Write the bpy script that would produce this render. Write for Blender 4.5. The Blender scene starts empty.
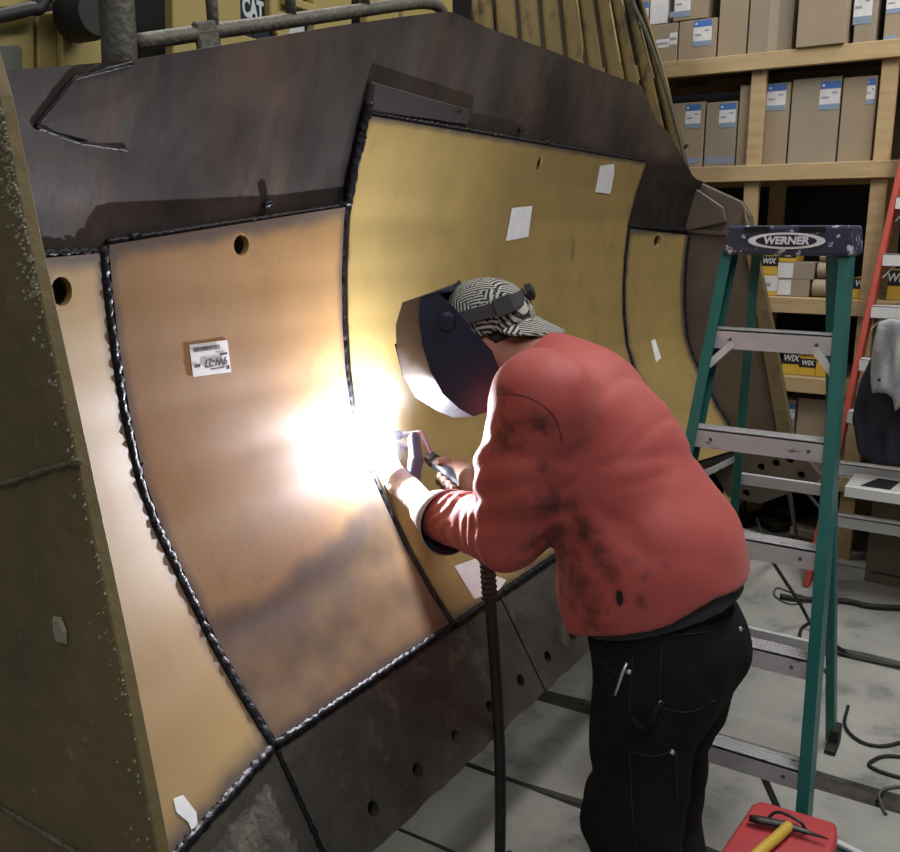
import bpy, bmesh, math, random
import numpy as np
from mathutils import Vector, Matrix
random.seed(7); np.random.seed(7)
C = bpy.context.scene.collection
SC = bpy.context.scene

# ------------------------------------------------------------------ camera
F, CX, CY = 900.0, 450.0, 426.0
EYE = np.array([0.0, 0.0, 1.73])
AZ, PITCH = math.radians(32.6), math.radians(12.3)
_fh = np.array([-math.sin(AZ), math.cos(AZ), 0.0])
RIGHT = np.array([math.cos(AZ), math.sin(AZ), 0.0])
_z = np.array([0, 0, 1.0])
FWD = _fh * math.cos(PITCH) - _z * math.sin(PITCH)
UP = _z * math.cos(PITCH) + _fh * math.sin(PITCH)
cam_d = bpy.data.cameras.new('camera')
cam = bpy.data.objects.new('camera', cam_d); C.objects.link(cam)
cam_d.sensor_width = 36.0; cam_d.sensor_fit = 'HORIZONTAL'; cam_d.lens = 36.0 * F / 900.0
cam_d.clip_start = 0.05
m = Matrix.Identity(4)
for i in range(3):
    m[i][0], m[i][1], m[i][2], m[i][3] = RIGHT[i], UP[i], -FWD[i], EYE[i]
cam.matrix_world = m
SC.camera = cam

# ------------------------------------------------------------------ world, lamps, exposure
SC.view_settings.view_transform = 'Standard'
SC.view_settings.look = 'None'
SC.view_settings.gamma = 1.0
SC.view_settings.use_curve_mapping = False
SC.view_settings.exposure = 0.0
world = bpy.data.worlds.new('workshop_air'); SC.world = world
world.use_nodes = True
_bg = world.node_tree.nodes['Background']
_bg.inputs[0].default_value = (0.72, 0.80, 0.90, 1); _bg.inputs[1].default_value = 0.15

def area(name, loc, sx, sy, energy, col=(1, 0.97, 0.92), tilt=(0, 0, 0)):
    l = bpy.data.lights.new(name, 'AREA'); l.shape = 'RECTANGLE'; l.size = sx; l.size_y = sy
    l.energy = energy; l.color = col
    o = bpy.data.objects.new(name, l); o.location = loc; o.rotation_euler = tilt; C.objects.link(o)
    return o
area('ceiling_and_fill_light', (0.7, 1.3, 4.6), 0.4, 2.4, 38)
area('ceiling_and_fill_light', (0.2, -1.4, 4.4), 0.4, 2.4, 42)  # added fill light behind the camera, brightens the near end plate
area('ceiling_and_fill_light', (0.3, 3.6, 4.6), 0.4, 2.4, 115)
area('ceiling_and_fill_light', (-3.2, 3.2, 4.8), 0.4, 2.4, 75)
ARC_RADIANCE = 52000.0

# ------------------------------------------------------------------ pixel helpers (a pixel and one known distance give a point of the place)
def ray(x, y): return FWD + RIGHT * ((x - CX) / F) - UP * ((y - CY) / F)
def at_y(x, y, Y): r = ray(x, y); return EYE + r * (Y / r[1])
def at_x(x, y, X): r = ray(x, y); return EYE + r * (X / r[0])
def at_z(x, y, z=0.0): r = ray(x, y); return EYE + r * ((z - EYE[2]) / r[2])

# ------------------------------------------------------------------ object helpers
ORG = {}
def tag(o, label=None, cat=None, group=None, kind=None):
    if label: o['label'] = label
    if cat: o['category'] = cat
    if group: o['group'] = group
    if kind: o['kind'] = kind
    return o
def thing(name, label, cat, loc, group=None, kind=None):
    o = bpy.data.objects.new(name, None); C.objects.link(o)
    o.empty_display_size = 0.1
    o.location = tuple(float(v) for v in loc)
    ORG[o.name] = np.array(loc, float)
    return tag(o, label, cat, group, kind)
def link_mesh(name, me, mat, parent, origin):
    if isinstance(mat, (list, tuple)):
        for mm in mat: me.materials.append(mm)
    elif mat is not None: me.materials.append(mat)
    o = bpy.data.objects.new(name, me); C.objects.link(o)
    if parent is not None:
        o.parent = parent; ORG[o.name] = ORG[parent.name]
    else:
        o.location = tuple(float(v) for v in origin); ORG[o.name] = np.array(origin, float)
    return o
def mk(name, verts, faces, mat, parent=None, smooth=False, bevel=0.0, fix=True, segs=1, autos=None, attrs=None, mids=None):
    """one mesh object from world-space verts; the origin is the parent's, or the base centre of a top-level mesh"""
    v = np.array(verts, float)
    if parent is not None: org = ORG[parent.name]
    else:
        lo, hi = v.min(0), v.max(0); org = np.array([(lo[0]+hi[0])/2, (lo[1]+hi[1])/2, lo[2]])
    me = bpy.data.meshes.new(name)
    me.from_pydata((v - org).tolist(), [], [list(map(int, f)) for f in faces])
    if mids is not None: me.polygons.foreach_set('material_index', list(mids))
    if fix or bevel > 0:
        bm = bmesh.new(); bm.from_mesh(me)
        if fix: bmesh.ops.recalc_face_normals(bm, faces=bm.faces)
        if bevel > 0:
            es = [e for e in bm.edges if len(e.link_faces) == 2 and e.calc_face_angle(0) > 0.5]
            bmesh.ops.bevel(bm, geom=es, offset=bevel, segments=segs, affect='EDGES', profile=0.5, clamp_overlap=True)
        bm.to_mesh(me); bm.free()
    if attrs:
        for k, a in attrs.items():
            at = me.attributes.new(k, 'FLOAT', 'POINT'); at.data.foreach_set('value', np.asarray(a, np.float32))
    if smooth:
        me.polygons.foreach_set('use_smooth', [True] * len(me.polygons))
        if autos is not None: me.set_sharp_from_angle(angle=autos)
    me.update()
    return link_mesh(name, me, mat, parent, org)

def frame(d, hint=(0, 0, 1)):
    d = np.array(d, float); d /= np.linalg.norm(d)
    h = np.array(hint, float)
    if abs(d @ h) > 0.95 * np.linalg.norm(h): h = np.array([1.0, 0, 0]) if abs(d[0]) < 0.9 else np.array([0, 1.0, 0])
    s = np.cross(d, h); s /= np.linalg.norm(s)
    return d, s, np.cross(s, d)
class MB:
    def __init__(self): self.v = []; self.f = []; self.m = []
    def add(self, verts, faces, mi=0):
        o = len(self.v); self.v += [tuple(map(float, p)) for p in verts]
        self.f += [[i + o for i in f] for f in faces]; self.m += [mi] * len(faces); return self
    def box(self, lo, hi, mi=0):
        x0, y0, z0 = lo; x1, y1, z1 = hi
        return self.add([(x0,y0,z0),(x1,y0,z0),(x1,y1,z0),(x0,y1,z0),(x0,y0,z1),(x1,y0,z1),(x1,y1,z1),(x0,y1,z1)],
                        [(0,3,2,1),(4,5,6,7),(0,1,5,4),(1,2,6,5),(2,3,7,6),(3,0,4,7)], mi)
    def bar(self, a, b, w, h, hint=(0, 0, 1), mi=0):
        """a rectangular bar from a to b: w across, h along the hint direction"""
        a, b = np.array(a, float), np.array(b, float)
        d, s, u = frame(b - a, hint); vs = []
        for p in (a, b):
            for sx, sy in ((-1,-1),(1,-1),(1,1),(-1,1)): vs.append(p + s*sx*w/2 + u*sy*h/2)
        return self.add(vs, [(3,2,1,0),(4,5,6,7),(0,1,5,4),(1,2,6,5),(2,3,7,6),(3,0,4,7)], mi)
    def prism(self, poly, vec, mi=0):
        n = len(poly); p = [np.array(q, float) for q in poly]; vec = np.array(vec, float)
        return self.add(p + [q + vec for q in p], [list(range(n))[::-1], list(range(n, 2*n))] +
                        [(i, (i+1) % n, n + (i+1) % n, n + i) for i in range(n)], mi)
    def tube(self, pts, r, n=10, caps=True, mi=0, flat=1.0):
        pts = [np.array(p, float) for p in pts]; k = len(pts)
        rs = [r]*k if np.isscalar(r) else list(r)
        vs = []; prev = None
        for i, p in enumerate(pts):
            d = pts[min(i+1, k-1)] - pts[max(i-1, 0)]
            d = d / (np.linalg.norm(d) + 1e-12)
            if prev is None: _, s, u = frame(d)
            else:
                s = prev - d * (prev @ d); s /= np.linalg.norm(s) + 1e-12; u = np.cross(s, d)
            prev = s
            for j in range(n):
                a = 2*math.pi*j/n; vs.append(p + (s*math.cos(a) + u*math.sin(a)*flat) * rs[i])
        fs = [(i*n+j, i*n+(j+1) % n, (i+1)*n+(j+1) % n, (i+1)*n+j) for i in range(k-1) for j in range(n)]
        if caps: fs += [list(range(n))[::-1], list(range((k-1)*n, k*n))]
        return self.add(vs, fs, mi)
    def lathe(self, p0, axis, prof, n=16, mi=0, caps=True):
        p0 = np.array(p0, float); d, s, u = frame(axis)
        vs = []
        for t, r in prof:
            for j in range(n):
                a = 2*math.pi*j/n; vs.append(p0 + d*t + (s*math.cos(a) + u*math.sin(a)) * r)
        k = len(prof)
        fs = [(i*n+j, i*n+(j+1) % n, (i+1)*n+(j+1) % n, (i+1)*n+j) for i in range(k-1) for j in range(n)]
        if caps: fs += [list(range(n))[::-1], list(range((k-1)*n, k*n))]
        return self.add(vs, fs, mi)
    def build(self, name, mat, parent=None, **k): return mk(name, self.v, self.f, mat, parent, mids=self.m, **k)

def smooth_path(pts, n=8):
    """Catmull-Rom through the points"""
    p = [np.array(q, float) for q in pts]; p = [2*p[0]-p[1]] + p + [2*p[-1]-p[-2]]; out = []
    for i in range(1, len(p)-2):
        for j in range(n):
            t = j/n; a, b, c, d = p[i-1], p[i], p[i+1], p[i+2]
            out.append(0.5*((2*b) + (c-a)*t + (2*a-5*b+4*c-d)*t*t + (3*b-a-3*c+d)*t**3))
    out.append(p[-2]); return out
def cut(o, cutters):
    """real holes: subtract cutter meshes (MB) from an object's mesh"""
    mb = MB()
    for c in cutters: mb.add(c.v, c.f)
    k = mk('cutter', mb.v, mb.f, None, None)
    k.location = k.location
    bpy.context.view_layer.update()
    md = o.modifiers.new('holes', 'BOOLEAN'); md.operation = 'DIFFERENCE'; md.object = k; md.solver = 'EXACT'
    bpy.context.view_layer.update()
    dg = bpy.context.evaluated_depsgraph_get()
    me = bpy.data.meshes.new_from_object(o.evaluated_get(dg), preserve_all_data_layers=True, depsgraph=dg)
    o.modifiers.clear(); o.data = me
    bpy.data.objects.remove(k, do_unlink=True)
def text_mesh(name, body, size, origin, xdir, ydir, mat, parent, extrude=0.0008, align='CENTER', xs=1.0, shear=0.0, bold=0.0):
    cu = bpy.data.curves.new(name, 'FONT'); cu.body = body; cu.size = size; cu.align_x = align; cu.align_y = 'CENTER'
    cu.extrude = extrude; cu.shear = shear; cu.offset = bold; cu.resolution_u = 3
    t = bpy.data.objects.new(name, cu); C.objects.link(t); bpy.context.view_layer.update()
    dg = bpy.context.evaluated_depsgraph_get()
    me = bpy.data.meshes.new_from_object(t.evaluated_get(dg)); bpy.data.objects.remove(t, do_unlink=True)
    x = np.array(xdir, float); x /= np.linalg.norm(x); y = np.array(ydir, float); y -= x*(x@y); y /= np.linalg.norm(y); zz = np.cross(x, y)
    vs = np.array([v.co[:] for v in me.vertices]); og = np.array(origin, float)
    vs = og + vs[:, :1]*xs*x + vs[:, 1:2]*y + vs[:, 2:3]*zz
    fs = [list(p.vertices) for p in me.polygons]; bpy.data.meshes.remove(me)
    return mk(name, vs, fs, mat, parent, fix=False)

# ------------------------------------------------------------------ materials
def nn(nt, t, **k):
    n = nt.nodes.new(t)
    for a, b in k.items(): setattr(n, a, b)
    return n
def material(name, c1, c2=None, scale=6.0, rough=0.6, metal=0.0, bump=0.0, bscale=None, detail=6.0, r2=None, spec=0.5,
             c3=None, s3=2.0, t3=(0.55, 0.7), stretch=None, soot=None, sn=(14.0, 0.55), emit=None, es=0.0, sheen=0.0, coat=0.0):
    ma = bpy.data.materials.new(name); ma.use_nodes = True; nt = ma.node_tree
    b = nt.nodes['Principled BSDF']
    b.inputs['Roughness'].default_value = rough; b.inputs['Metallic'].default_value = metal
    b.inputs['Specular IOR Level'].default_value = spec
    if sheen: b.inputs['Sheen Weight'].default_value = sheen
    if coat: b.inputs['Coat Weight'].default_value = coat
    col4 = lambda c: (c[0], c[1], c[2], 1)
    b.inputs['Base Color'].default_value = col4(c1)
    tc = nn(nt, 'ShaderNodeTexCoord'); src = tc.outputs['Object']
    if stretch:
        mp = nn(nt, 'ShaderNodeMapping'); mp.inputs['Scale'].default_value = stretch
        nt.links.new(src, mp.inputs[0]); src = mp.outputs[0]
    out = None
    if c2 is not None:
        n = nn(nt, 'ShaderNodeTexNoise'); n.inputs['Scale'].default_value = scale; n.inputs['Detail'].default_value = detail
        n.inputs['Roughness'].default_value = 0.65
        nt.links.new(src, n.inputs['Vector'])
        r = nn(nt, 'ShaderNodeValToRGB'); r.color_ramp.elements[0].position = 0.32; r.color_ramp.elements[1].position = 0.68
        r.color_ramp.elements[0].color = col4(c1); r.color_ramp.elements[1].color = col4(c2)
        nt.links.new(n.outputs[0], r.inputs[0]); out = r.outputs[0]
        if r2 is not None:
            mr = nn(nt, 'ShaderNodeMapRange'); mr.inputs[1].default_value = 0.3; mr.inputs[2].default_value = 0.7
            mr.inputs[3].default_value = rough; mr.inputs[4].default_value = r2
            nt.links.new(n.outputs[0], mr.inputs[0]); nt.links.new(mr.outputs[0], b.inputs['Roughness'])
    if c3 is not None:
        n3 = nn(nt, 'ShaderNodeTexNoise'); n3.inputs['Scale'].default_value = s3; n3.inputs['Detail'].default_value = 8.0
        n3.inputs['Roughness'].default_value = 0.7
        nt.links.new(src, n3.inputs['Vector'])
        r3 = nn(nt, 'ShaderNodeMapRange'); r3.inputs[1].default_value = t3[0]; r3.inputs[2].default_value = t3[1]
        nt.links.new(n3.outputs[0], r3.inputs[0])
        mx = nn(nt, 'ShaderNodeMix', data_type='RGBA'); nt.links.new(r3.outputs[0], mx.inputs[0])
        if out is not None: nt.links.new(out, mx.inputs[6])
        else: mx.inputs[6].default_value = col4(c1)
        mx.inputs[7].default_value = col4(c3); out = mx.outputs[2]
    if soot is not None:
        at = nn(nt, 'ShaderNodeAttribute', attribute_name='soot')
        ns = nn(nt, 'ShaderNodeTexNoise'); ns.inputs['Scale'].default_value = sn[0]; ns.inputs['Detail'].default_value = 8.0
        nt.links.new(tc.outputs['Object'], ns.inputs['Vector'])
        a1 = nn(nt, 'ShaderNodeMath', operation='MULTIPLY_ADD'); a1.inputs[1].default_value = sn[1]; a1.inputs[2].default_value = -0.5*sn[1]
        nt.links.new(ns.outputs[0], a1.inputs[0])
        a2 = nn(nt, 'ShaderNodeMath', operation='ADD'); nt.links.new(at.outputs['Fac'], a2.inputs[0]); nt.links.new(a1.outputs[0], a2.inputs[1])
        r3 = nn(nt, 'ShaderNodeMapRange'); r3.inputs[1].default_value = 0.25; r3.inputs[2].default_value = 0.8
        r3.inputs[4].default_value = 0.9
        nt.links.new(a2.outputs[0], r3.inputs[0])
        mx = nn(nt, 'ShaderNodeMix', data_type='RGBA'); nt.links.new(r3.outputs[0], mx.inputs[0])
        if out is not None: nt.links.new(out, mx.inputs[6])
        else: mx.inputs[6].default_value = col4(c1)
        mx.inputs[7].default_value = col4(soot); out = mx.outputs[2]
    if out is not None: nt.links.new(out, b.inputs['Base Color'])
    if bump:
        n = nn(nt, 'ShaderNodeTexNoise'); n.inputs['Scale'].default_value = bscale or scale*4; n.inputs['Detail'].default_value = 5.0
        nt.links.new(src, n.inputs['Vector'])
        bp = nn(nt, 'ShaderNodeBump'); bp.inputs['Strength'].default_value = bump; bp.inputs['Distance'].default_value = 0.02
        nt.links.new(n.outputs[0], bp.inputs['Height']); nt.links.new(bp.outputs[0], b.inputs['Normal'])
    if emit: b.inputs['Emission Color'].default_value = col4(emit); b.inputs['Emission Strength'].default_value = es
    return ma

M = {}
M['concrete'] = material('concrete', (0.40,0.40,0.37), (0.27,0.275,0.26), 2.2, 0.85, bump=0.2, bscale=30, c3=(0.12,0.12,0.115), s3=4.5, t3=(0.53,0.75))
M['joint'] = material('joint_dirt', (0.030,0.028,0.025), (0.075,0.068,0.056), 12, 0.95, bump=0.5)
M['plate_orange'] = material('primed_plate_orange', (0.245,0.138,0.055), (0.30,0.175,0.074), 3.0, 0.46, bump=0.025, bscale=10, soot=(0.070,0.052,0.044), c3=(0.19,0.105,0.048), s3=6.5, t3=(0.56,0.74), stretch=(1, 1.5, 0.8))
M['plate_tan'] = material('primed_plate_tan', (0.27,0.172,0.064), (0.31,0.20,0.077), 3.0, 0.46, bump=0.05, bscale=9, soot=(0.06,0.045,0.04), c3=(0.24,0.15,0.06), s3=5, t3=(0.6,0.75))
M['plate_yellow'] = material('primed_plate_yellow', (0.315,0.222,0.078), (0.24,0.172,0.064), 2.4, 0.46, bump=0.025, bscale=10, soot=(0.05,0.042,0.042), c3=(0.21,0.145,0.055), s3=5.5, t3=(0.54,0.74), stretch=(1, 1.4, 0.8))
M['steel_brown'] = material('scorched_steel', (0.10,0.082,0.074), (0.028,0.024,0.022), 2.6, 0.33, 0.3, stretch=(1.0, 1.6, 0.7), bump=0.10, bscale=22, c3=(0.13,0.080,0.058), s3=2.3, t3=(0.52,0.72), r2=0.55, soot=(0.016,0.012,0.012))
M['steel_edge'] = material('worn_cutting_steel', (0.038,0.036,0.032), (0.080,0.074,0.062), 5.0, 0.5, 0.2, bump=0.45, bscale=18, c3=(0.17,0.145,0.10), s3=6.5, t3=(0.54,0.70), r2=0.75)
M['steel_olive'] = material('muddy_side_steel', (0.185,0.135,0.055), (0.10,0.078,0.036), 4.0, 0.7, bump=0.3, bscale=20, c3=(0.26,0.22,0.13), s3=11, t3=(0.62,0.72))
M['weld'] = material('fresh_weld_metal', (0.004,0.004,0.006), (0.010,0.010,0.014), 40, 0.42, 0.0, bump=0.25, spec=0.22, bscale=120)
M['void'] = material('shaded_hollow', (0.006,0.006,0.007), rough=0.9)  # near-black stands for shade inside hollows, also the shirt's burn hole
M['paper'] = material('white_paper', (0.72,0.72,0.74), (0.62,0.62,0.64), 20, 0.8)
M['ink'] = material('black_print', (0.03,0.03,0.035), rough=0.7)
M['mach_yellow'] = material('machine_paint', (0.46,0.36,0.12), (0.40,0.31,0.11), 2.5, 0.5, bump=0.04, c3=(0.20,0.16,0.08), s3=6, t3=(0.62,0.75))
M['rib_yellow'] = material('dirty_yellow_guard', (0.27,0.20,0.085), (0.20,0.15,0.062), 3.0, 0.6, bump=0.1, c3=(0.07,0.055,0.04), s3=4.5, t3=(0.54,0.66))
M['rail_grey'] = material('worn_rail_steel', (0.085,0.08,0.066), (0.15,0.14,0.115), 14, 0.6, 0.3, bump=0.3)
M['black'] = material('black_rubber', (0.010,0.010,0.011), (0.018,0.018,0.018), 10, 0.6)
M['navy_decal'] = material('navy_decal', (0.012,0.02,0.035), rough=0.4)
M['decal_white'] = material('white_decal', (0.62,0.68,0.72), rough=0.4)
M['window_grey'] = material('grey_window_panel', (0.14,0.15,0.13), rough=0.4)
M['wall_dark'] = material('dark_wall', (0.035,0.036,0.042), (0.02,0.02,0.025), 3, 0.9)
# ================================================================== the setting
# floor: cast slabs in long strips, with open dirty joints between them (the joints run along X)
floor = mk('floor', *(lambda b: (b.v, b.f))(MB().box((-7, -2.5, -0.20), (5, 8, -0.018))), M['joint'])
tag(floor, 'grey concrete workshop floor cast in long slabs', 'floor', kind='structure')
ys = [-2.5, -1.0, 0.2, 1.1, 1.893, 2.29, 2.825, 3.815, 4.9, 8.0]
gap = [0.02, 0.02, 0.02, 0.03, 0.035, 0.10, 0.085, 0.03, 0.03]
for i in range(len(ys)-1):
    b = MB()
    a, c = ys[i] + gap[i-1]/2 if i else ys[i], ys[i+1] - gap[min(i, 8)]/2
    x = -7.0; k = 0
    n = 60; rng = random.Random(i)
    top = []; bot = []
    for j in range(n+1):
        xx = -7 + 12*j/n
        top.append((xx, c + rng.uniform(-0.012, 0.012), 0)); bot.append((xx, a + rng.uniform(-0.012, 0.012), 0))
    vs = bot + top + [(p[0], p[1], -0.03) for p in bot] + [(p[0], p[1], -0.03) for p in top]
    N = n+1; fs = []
    for j in range(n):
        fs += [(j, j+1, N+j+1, N+j), (2*N+j+1, 2*N+j, 3*N+j, 3*N+j+1), (j+1, j, 2*N+j, 2*N+j+1), (N+j, N+j+1, 3*N+j+1, 3*N+j)]
    fs += [(0, N, 3*N, 2*N), (n, 2*N+n, 3*N+n, N+n)]
    mk('floor_slab', vs, fs, M['concrete'], floor)
wb = mk('wall_back', *(lambda b: (b.v, b.f))(MB().box((-7, 5.72, 0), (5, 5.85, 5))), M['wall_dark'])
tag(wb, 'dark wall behind the wooden shelving', 'wall', kind='structure')
wl = mk('wall_left', *(lambda b: (b.v, b.f))(MB().box((-6.15, -2.5, 0), (-6.0, 5.72, 5))), M['wall_dark'])
tag(wl, 'dark wall behind the yellow machine', 'wall', kind='structure')
# ================================================================== the dozer blade
_P = np.array([(-1.157,0.733),(-1.23,0.82),(-1.308,0.928),(-1.387,1.064),(-1.437,1.151),(-1.470,1.242),(-1.489,1.373),(-1.495,1.50),
               (-1.493,1.62),(-1.481,1.76),(-1.452,1.88),(-1.411,2.007),(-1.33,2.27),(-1.30,2.40)])
def prof(z): return np.interp(z, _P[:, 1], _P[:, 0])
def YN(z): return np.interp(z, [0.733, 1.7], [1.155, 1.097])      # the near fold
YF, TW = 3.70, 0.27
def SX(Y, z): return prof(z) + TW*np.maximum(0, YN(z)-Y) + TW*np.maximum(0, Y-YF)
def hit(px, py, off=0.0):
    r = ray(px, py); ts = np.linspace(0.7, 7.5, 6000)
    p = EYE + ts[:, None]*r
    ok = np.where(p[:, 0] <= SX(p[:, 1], p[:, 2]) + off)[0]
    return p[ok[0]]
blade = thing('dozer_blade', 'huge rusty bulldozer blade with curved yellow wear plates being welded in', 'blade', (-1.7, 2.4, 0.0))

def sheet(name, Y0, Y1, z0, z1, off, th, mat, parent, nu, nv, soot=None, holes=None, smooth=True):
    """a curved plate lying on the blade's concave face; Y0/Y1 are functions of z, z0/z1 of the fraction along Y"""
    us = np.linspace(0, 1, nu+1); vs_ = np.linspace(0, 1, nv+1); V = []; S = []
    for o_ in (off + th, off):
        for v in vs_:
            for u in us:
                zz = z0(u)*(1-v) + z1(u)*v; Y = Y0(zz)*(1-u) + Y1(zz)*u
                V.append((SX(Y, zz) + o_*1.15, Y, zz)); S.append(soot(Y, zz) if soot else 0.0)
    n1 = (nu+1)*(nv+1); W = nu+1; fs = []
    for j in range(nv):
        for i in range(nu):
            a = j*W+i; fs.append((a, a+1, a+W+1, a+W)); fs.append((n1+a, n1+a+W, n1+a+W+1, n1+a+1))
    for i in range(nu):
        fs.append((i+1, i, n1+i, n1+i+1)); b = nv*W+i; fs.append((b, b+1, n1+b+1, n1+b))
    for j in range(nv):
        a = j*W; fs.append((a, a+W, n1+a+W, n1+a)); c = j*W+nu; fs.append((c+W, c, n1+c, n1+c+W))
    o = mk(name, V, fs, mat, parent, smooth=smooth, autos=math.radians(40), attrs={'soot': S})
    if holes: cut(o, holes); o.data.polygons.foreach_set('use_smooth', [True]*len(o.data.polygons)); o.data.set_sharp_from_angle(angle=math.radians(40))
    return o

# top outline of the blade
_top = [hit(*p) for p in [(-40,74),(0,71),(60,66),(130,60),(200,49),(330,27),(400,17),(450,11),(486,27),(557,53),(611,75),(641,85),(668,132),(694,178),(742,198)]]
TY = np.array([p[1] for p in _top]); TZ = np.array([p[2] for p in _top])
def ztop(Y): return np.interp(Y, TY, TZ)
Y_NEAR = 0.60
_yc = hit(680, 300)[1]; Y_END = _yc + 0.03
# moldboard (scorched brown sheet behind the wear plates and above them)
_k = lambda u: Y_NEAR + (Y_END-Y_NEAR)*u
lift = []
def hole_cyl(p, r, d=(1, 0, 0), L=0.3, n=14, flat=1.0):
    d_, s, u = frame(d); b = MB()
    vs = []
    for t in (-L/2, L/2):
        for j in range(n):
            a = 2*math.pi*j/n; vs.append(np.array(p) + d_*t + s*math.cos(a)*r*flat + u*math.sin(a)*r)
    b.add(vs, [list(range(n))[::-1], list(range(n, 2*n))] + [(j, (j+1) % n, n+(j+1) % n, n+j) for j in range(n)]); return b
hA = hole_cyl(hit(236,245), 0.023); hS = hole_cyl(hit(56,291), 0.026); hB = hole_cyl(hit(535,164), 0.024, flat=0.7); hC = hole_cyl(hit(654,241), 0.026)
SOOTS = [(hit(*p), r, a) for p, r, a in [((230,150),0.16,0.62),((300,140),0.16,0.6),((180,205),0.14,0.6),((560,115),0.28,0.62),((620,140),0.25,0.6),((500,115),0.14,0.55),((330,190),0.10,0.5),((290,60),0.15,0.4),((720,260),0.3,0.35)]]
def band_soot(Y, z):
    s = 0.0
    for c, r, a in SOOTS: s = max(s, a*math.exp(-(((Y-c[1])/r)**2 + ((z-c[2])/(r*0.8))**2)))
    if Y > 1.8: s = max(s, 0.75*math.exp(-max(0, z-2.0)/0.05))
    if 1.1 < Y <= 1.8: s = max(s, 0.6*math.exp(-max(0, z-zA(Y))/0.05))
    return s
zA = lambda Y: np.interp(Y, [1.10, 1.81], [1.702, 1.785])
mold = sheet('moldboard', lambda z: Y_NEAR, lambda z: Y_END, lambda u: 0.70, lambda u: float(ztop(_k(u))), -0.03, 0.03, M['steel_brown'], blade, 110, 70, soot=band_soot, holes=[hA, hS, hB, hC])
# back of the hollow behind the moldboard, its shade painted near-black
bk = sheet('back_panel', lambda z: Y_NEAR, lambda z: Y_END, lambda u: 0.70, lambda u: float(ztop(_k(u)))-0.03, -0.22, 0.02, M['void'], blade, 40, 24)

def soot_fn(edges, extra=None, w=0.035):
    def f(Y, z):
        s = 0.0
        for e in edges: s = max(s, math.exp(-(abs(e(Y, z))/w)**1.5))
        if extra: s = max(s, extra(Y, z))
        return s
    return f
YM = lambda z: 1.812
zA = lambda Y: np.interp(Y, [1.10, 1.81], [1.702, 1.785])
g = 0.012
# near strip beside the end plate
sheet('wear_plate', lambda z: Y_NEAR+0.02, lambda z: YN(z)-g, lambda u: 0.745, lambda u: 1.672+0.015*u, 0.0, 0.014, M['plate_tan'], blade, 20, 44,
      soot_fn([lambda Y, z: Y-YN(z), lambda Y, z: z-0.74, lambda Y, z: z-1.685], w=0.03), holes=[hS])
# middle plate with the bar-code label, its foot sooty
def footA(Y, z):
    lim = np.interp(Y, [1.10, 1.20, 1.30, 1.45, 1.60, 1.72, 1.81], [0.96, 0.985, 0.965, 1.0, 1.02, 1.075, 1.12])
    t = (lim-z)/0.035; s = 1/(1+math.exp(-max(-20, min(20, t*3))))
    return s*(0.60 + 0.20*math.exp(-((z-lim+0.04)/0.05)**2))
sheet('wear_plate', lambda z: YN(z)+g, lambda z: YM(z)-g, lambda u: 0.748, lambda u: float(zA(1.10+0.71*u)), 0.0, 0.014, M['plate_orange'], blade, 34, 54,
      soot_fn([lambda Y, z: (Y-YN(z))*1.2, lambda Y, z: (Y-1.81)*1.3, lambda Y, z: z-0.74, lambda Y, z: z-zA(Y)], footA), holes=[hA])
SCUFF = [(hit(569,250), 0.02, 0.05, 0.7), (hit(567,240), 0.03, 0.02, 0.5), (hit(520,300), 0.05, 0.03, 0.35), (hit(600,300), 0.09, 0.05, 0.3), (hit(525,565), 0.05, 0.02, 0.5)]
# long yellow plate being welded
sheet('wear_plate', lambda z: YM(z)+g, lambda z: YF-g, lambda u: 0.748, lambda u: 2.0, 0.0, 0.014, M['plate_yellow'], blade, 80, 60,
      soot_fn([lambda Y, z: (Y-1.81)*1.5, lambda Y, z: (z-0.74)*1.2, lambda Y, z: (z-2.005)*1.5, lambda Y, z: Y-YF], lambda Y, z: max(a_*math.exp(-((Y-c_[1])/rx)**2-((z-c_[2])/rz)**2) for c_, rx, rz, a_ in SCUFF), w=0.025), holes=[hB])
# far plate on the other wing
sheet('wear_plate', lambda z: YF+g, lambda z: _yc, lambda u: 0.748, lambda u: 1.735-0.03*u, 0.0, 0.014, M['plate_yellow'], blade, 24, 44,
      soot_fn([lambda Y, z: Y-YF, lambda Y, z: Y-_yc, lambda Y, z: z-1.73], w=0.03), holes=[hC])

# weld beads
def bead(path, r, n=8, step=0.008, jig=0.3, name='weld_bead', seed=0):
    rng = random.Random(seed); P = [np.array(p) for p in path]; out = []; rr = []
    d = [0]
    for i in range(1, len(P)): d.append(d[-1] + np.linalg.norm(P[i]-P[i-1]))
    k = max(4, int(d[-1]/step)); A = np.array(P)
    for i in range(k+1):
        t = d[-1]*i/k; q = np.array([np.interp(t, d, A[:, j]) for j in range(3)])
        q = q + np.array([rng.uniform(-1, 1) for _ in range(3)])*r*0.10
        out.append(q); rr.append(0.78*r*(1 + 0.5*jig*rng.uniform(-1, 1) + 0.12*math.sin(i*1.9)))
    return MB().tube(out, rr, n).build(name, M['weld'], blade, smooth=True)
def seam(fY, za, zb, off=0.010): return [(SX(fY(z), z)+off, fY(z), z) for z in np.linspace(za, zb, 40)]
bead(seam(YN, 0.735, 1.70), 0.0150, seed=1, jig=0.2)
bead(seam(YM, 0.735, 1.13, 0.008), 0.010, seed=2)
bead(seam(YM, 1.27, 1.80, 0.008), 0.0095, seed=3)
bead(seam(lambda z: 1.812+(z-1.79)*0.02, 1.79, 2.03, 0.012), 0.015, seed=4, jig=0.35)
bead(seam(lambda z: YF, 0.735, 1.76, 0.010), 0.014, seed=5)
bead(seam(lambda z: _yc+0.012, 0.76, 1.71, 0.010), 0.013, seed=6)
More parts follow.
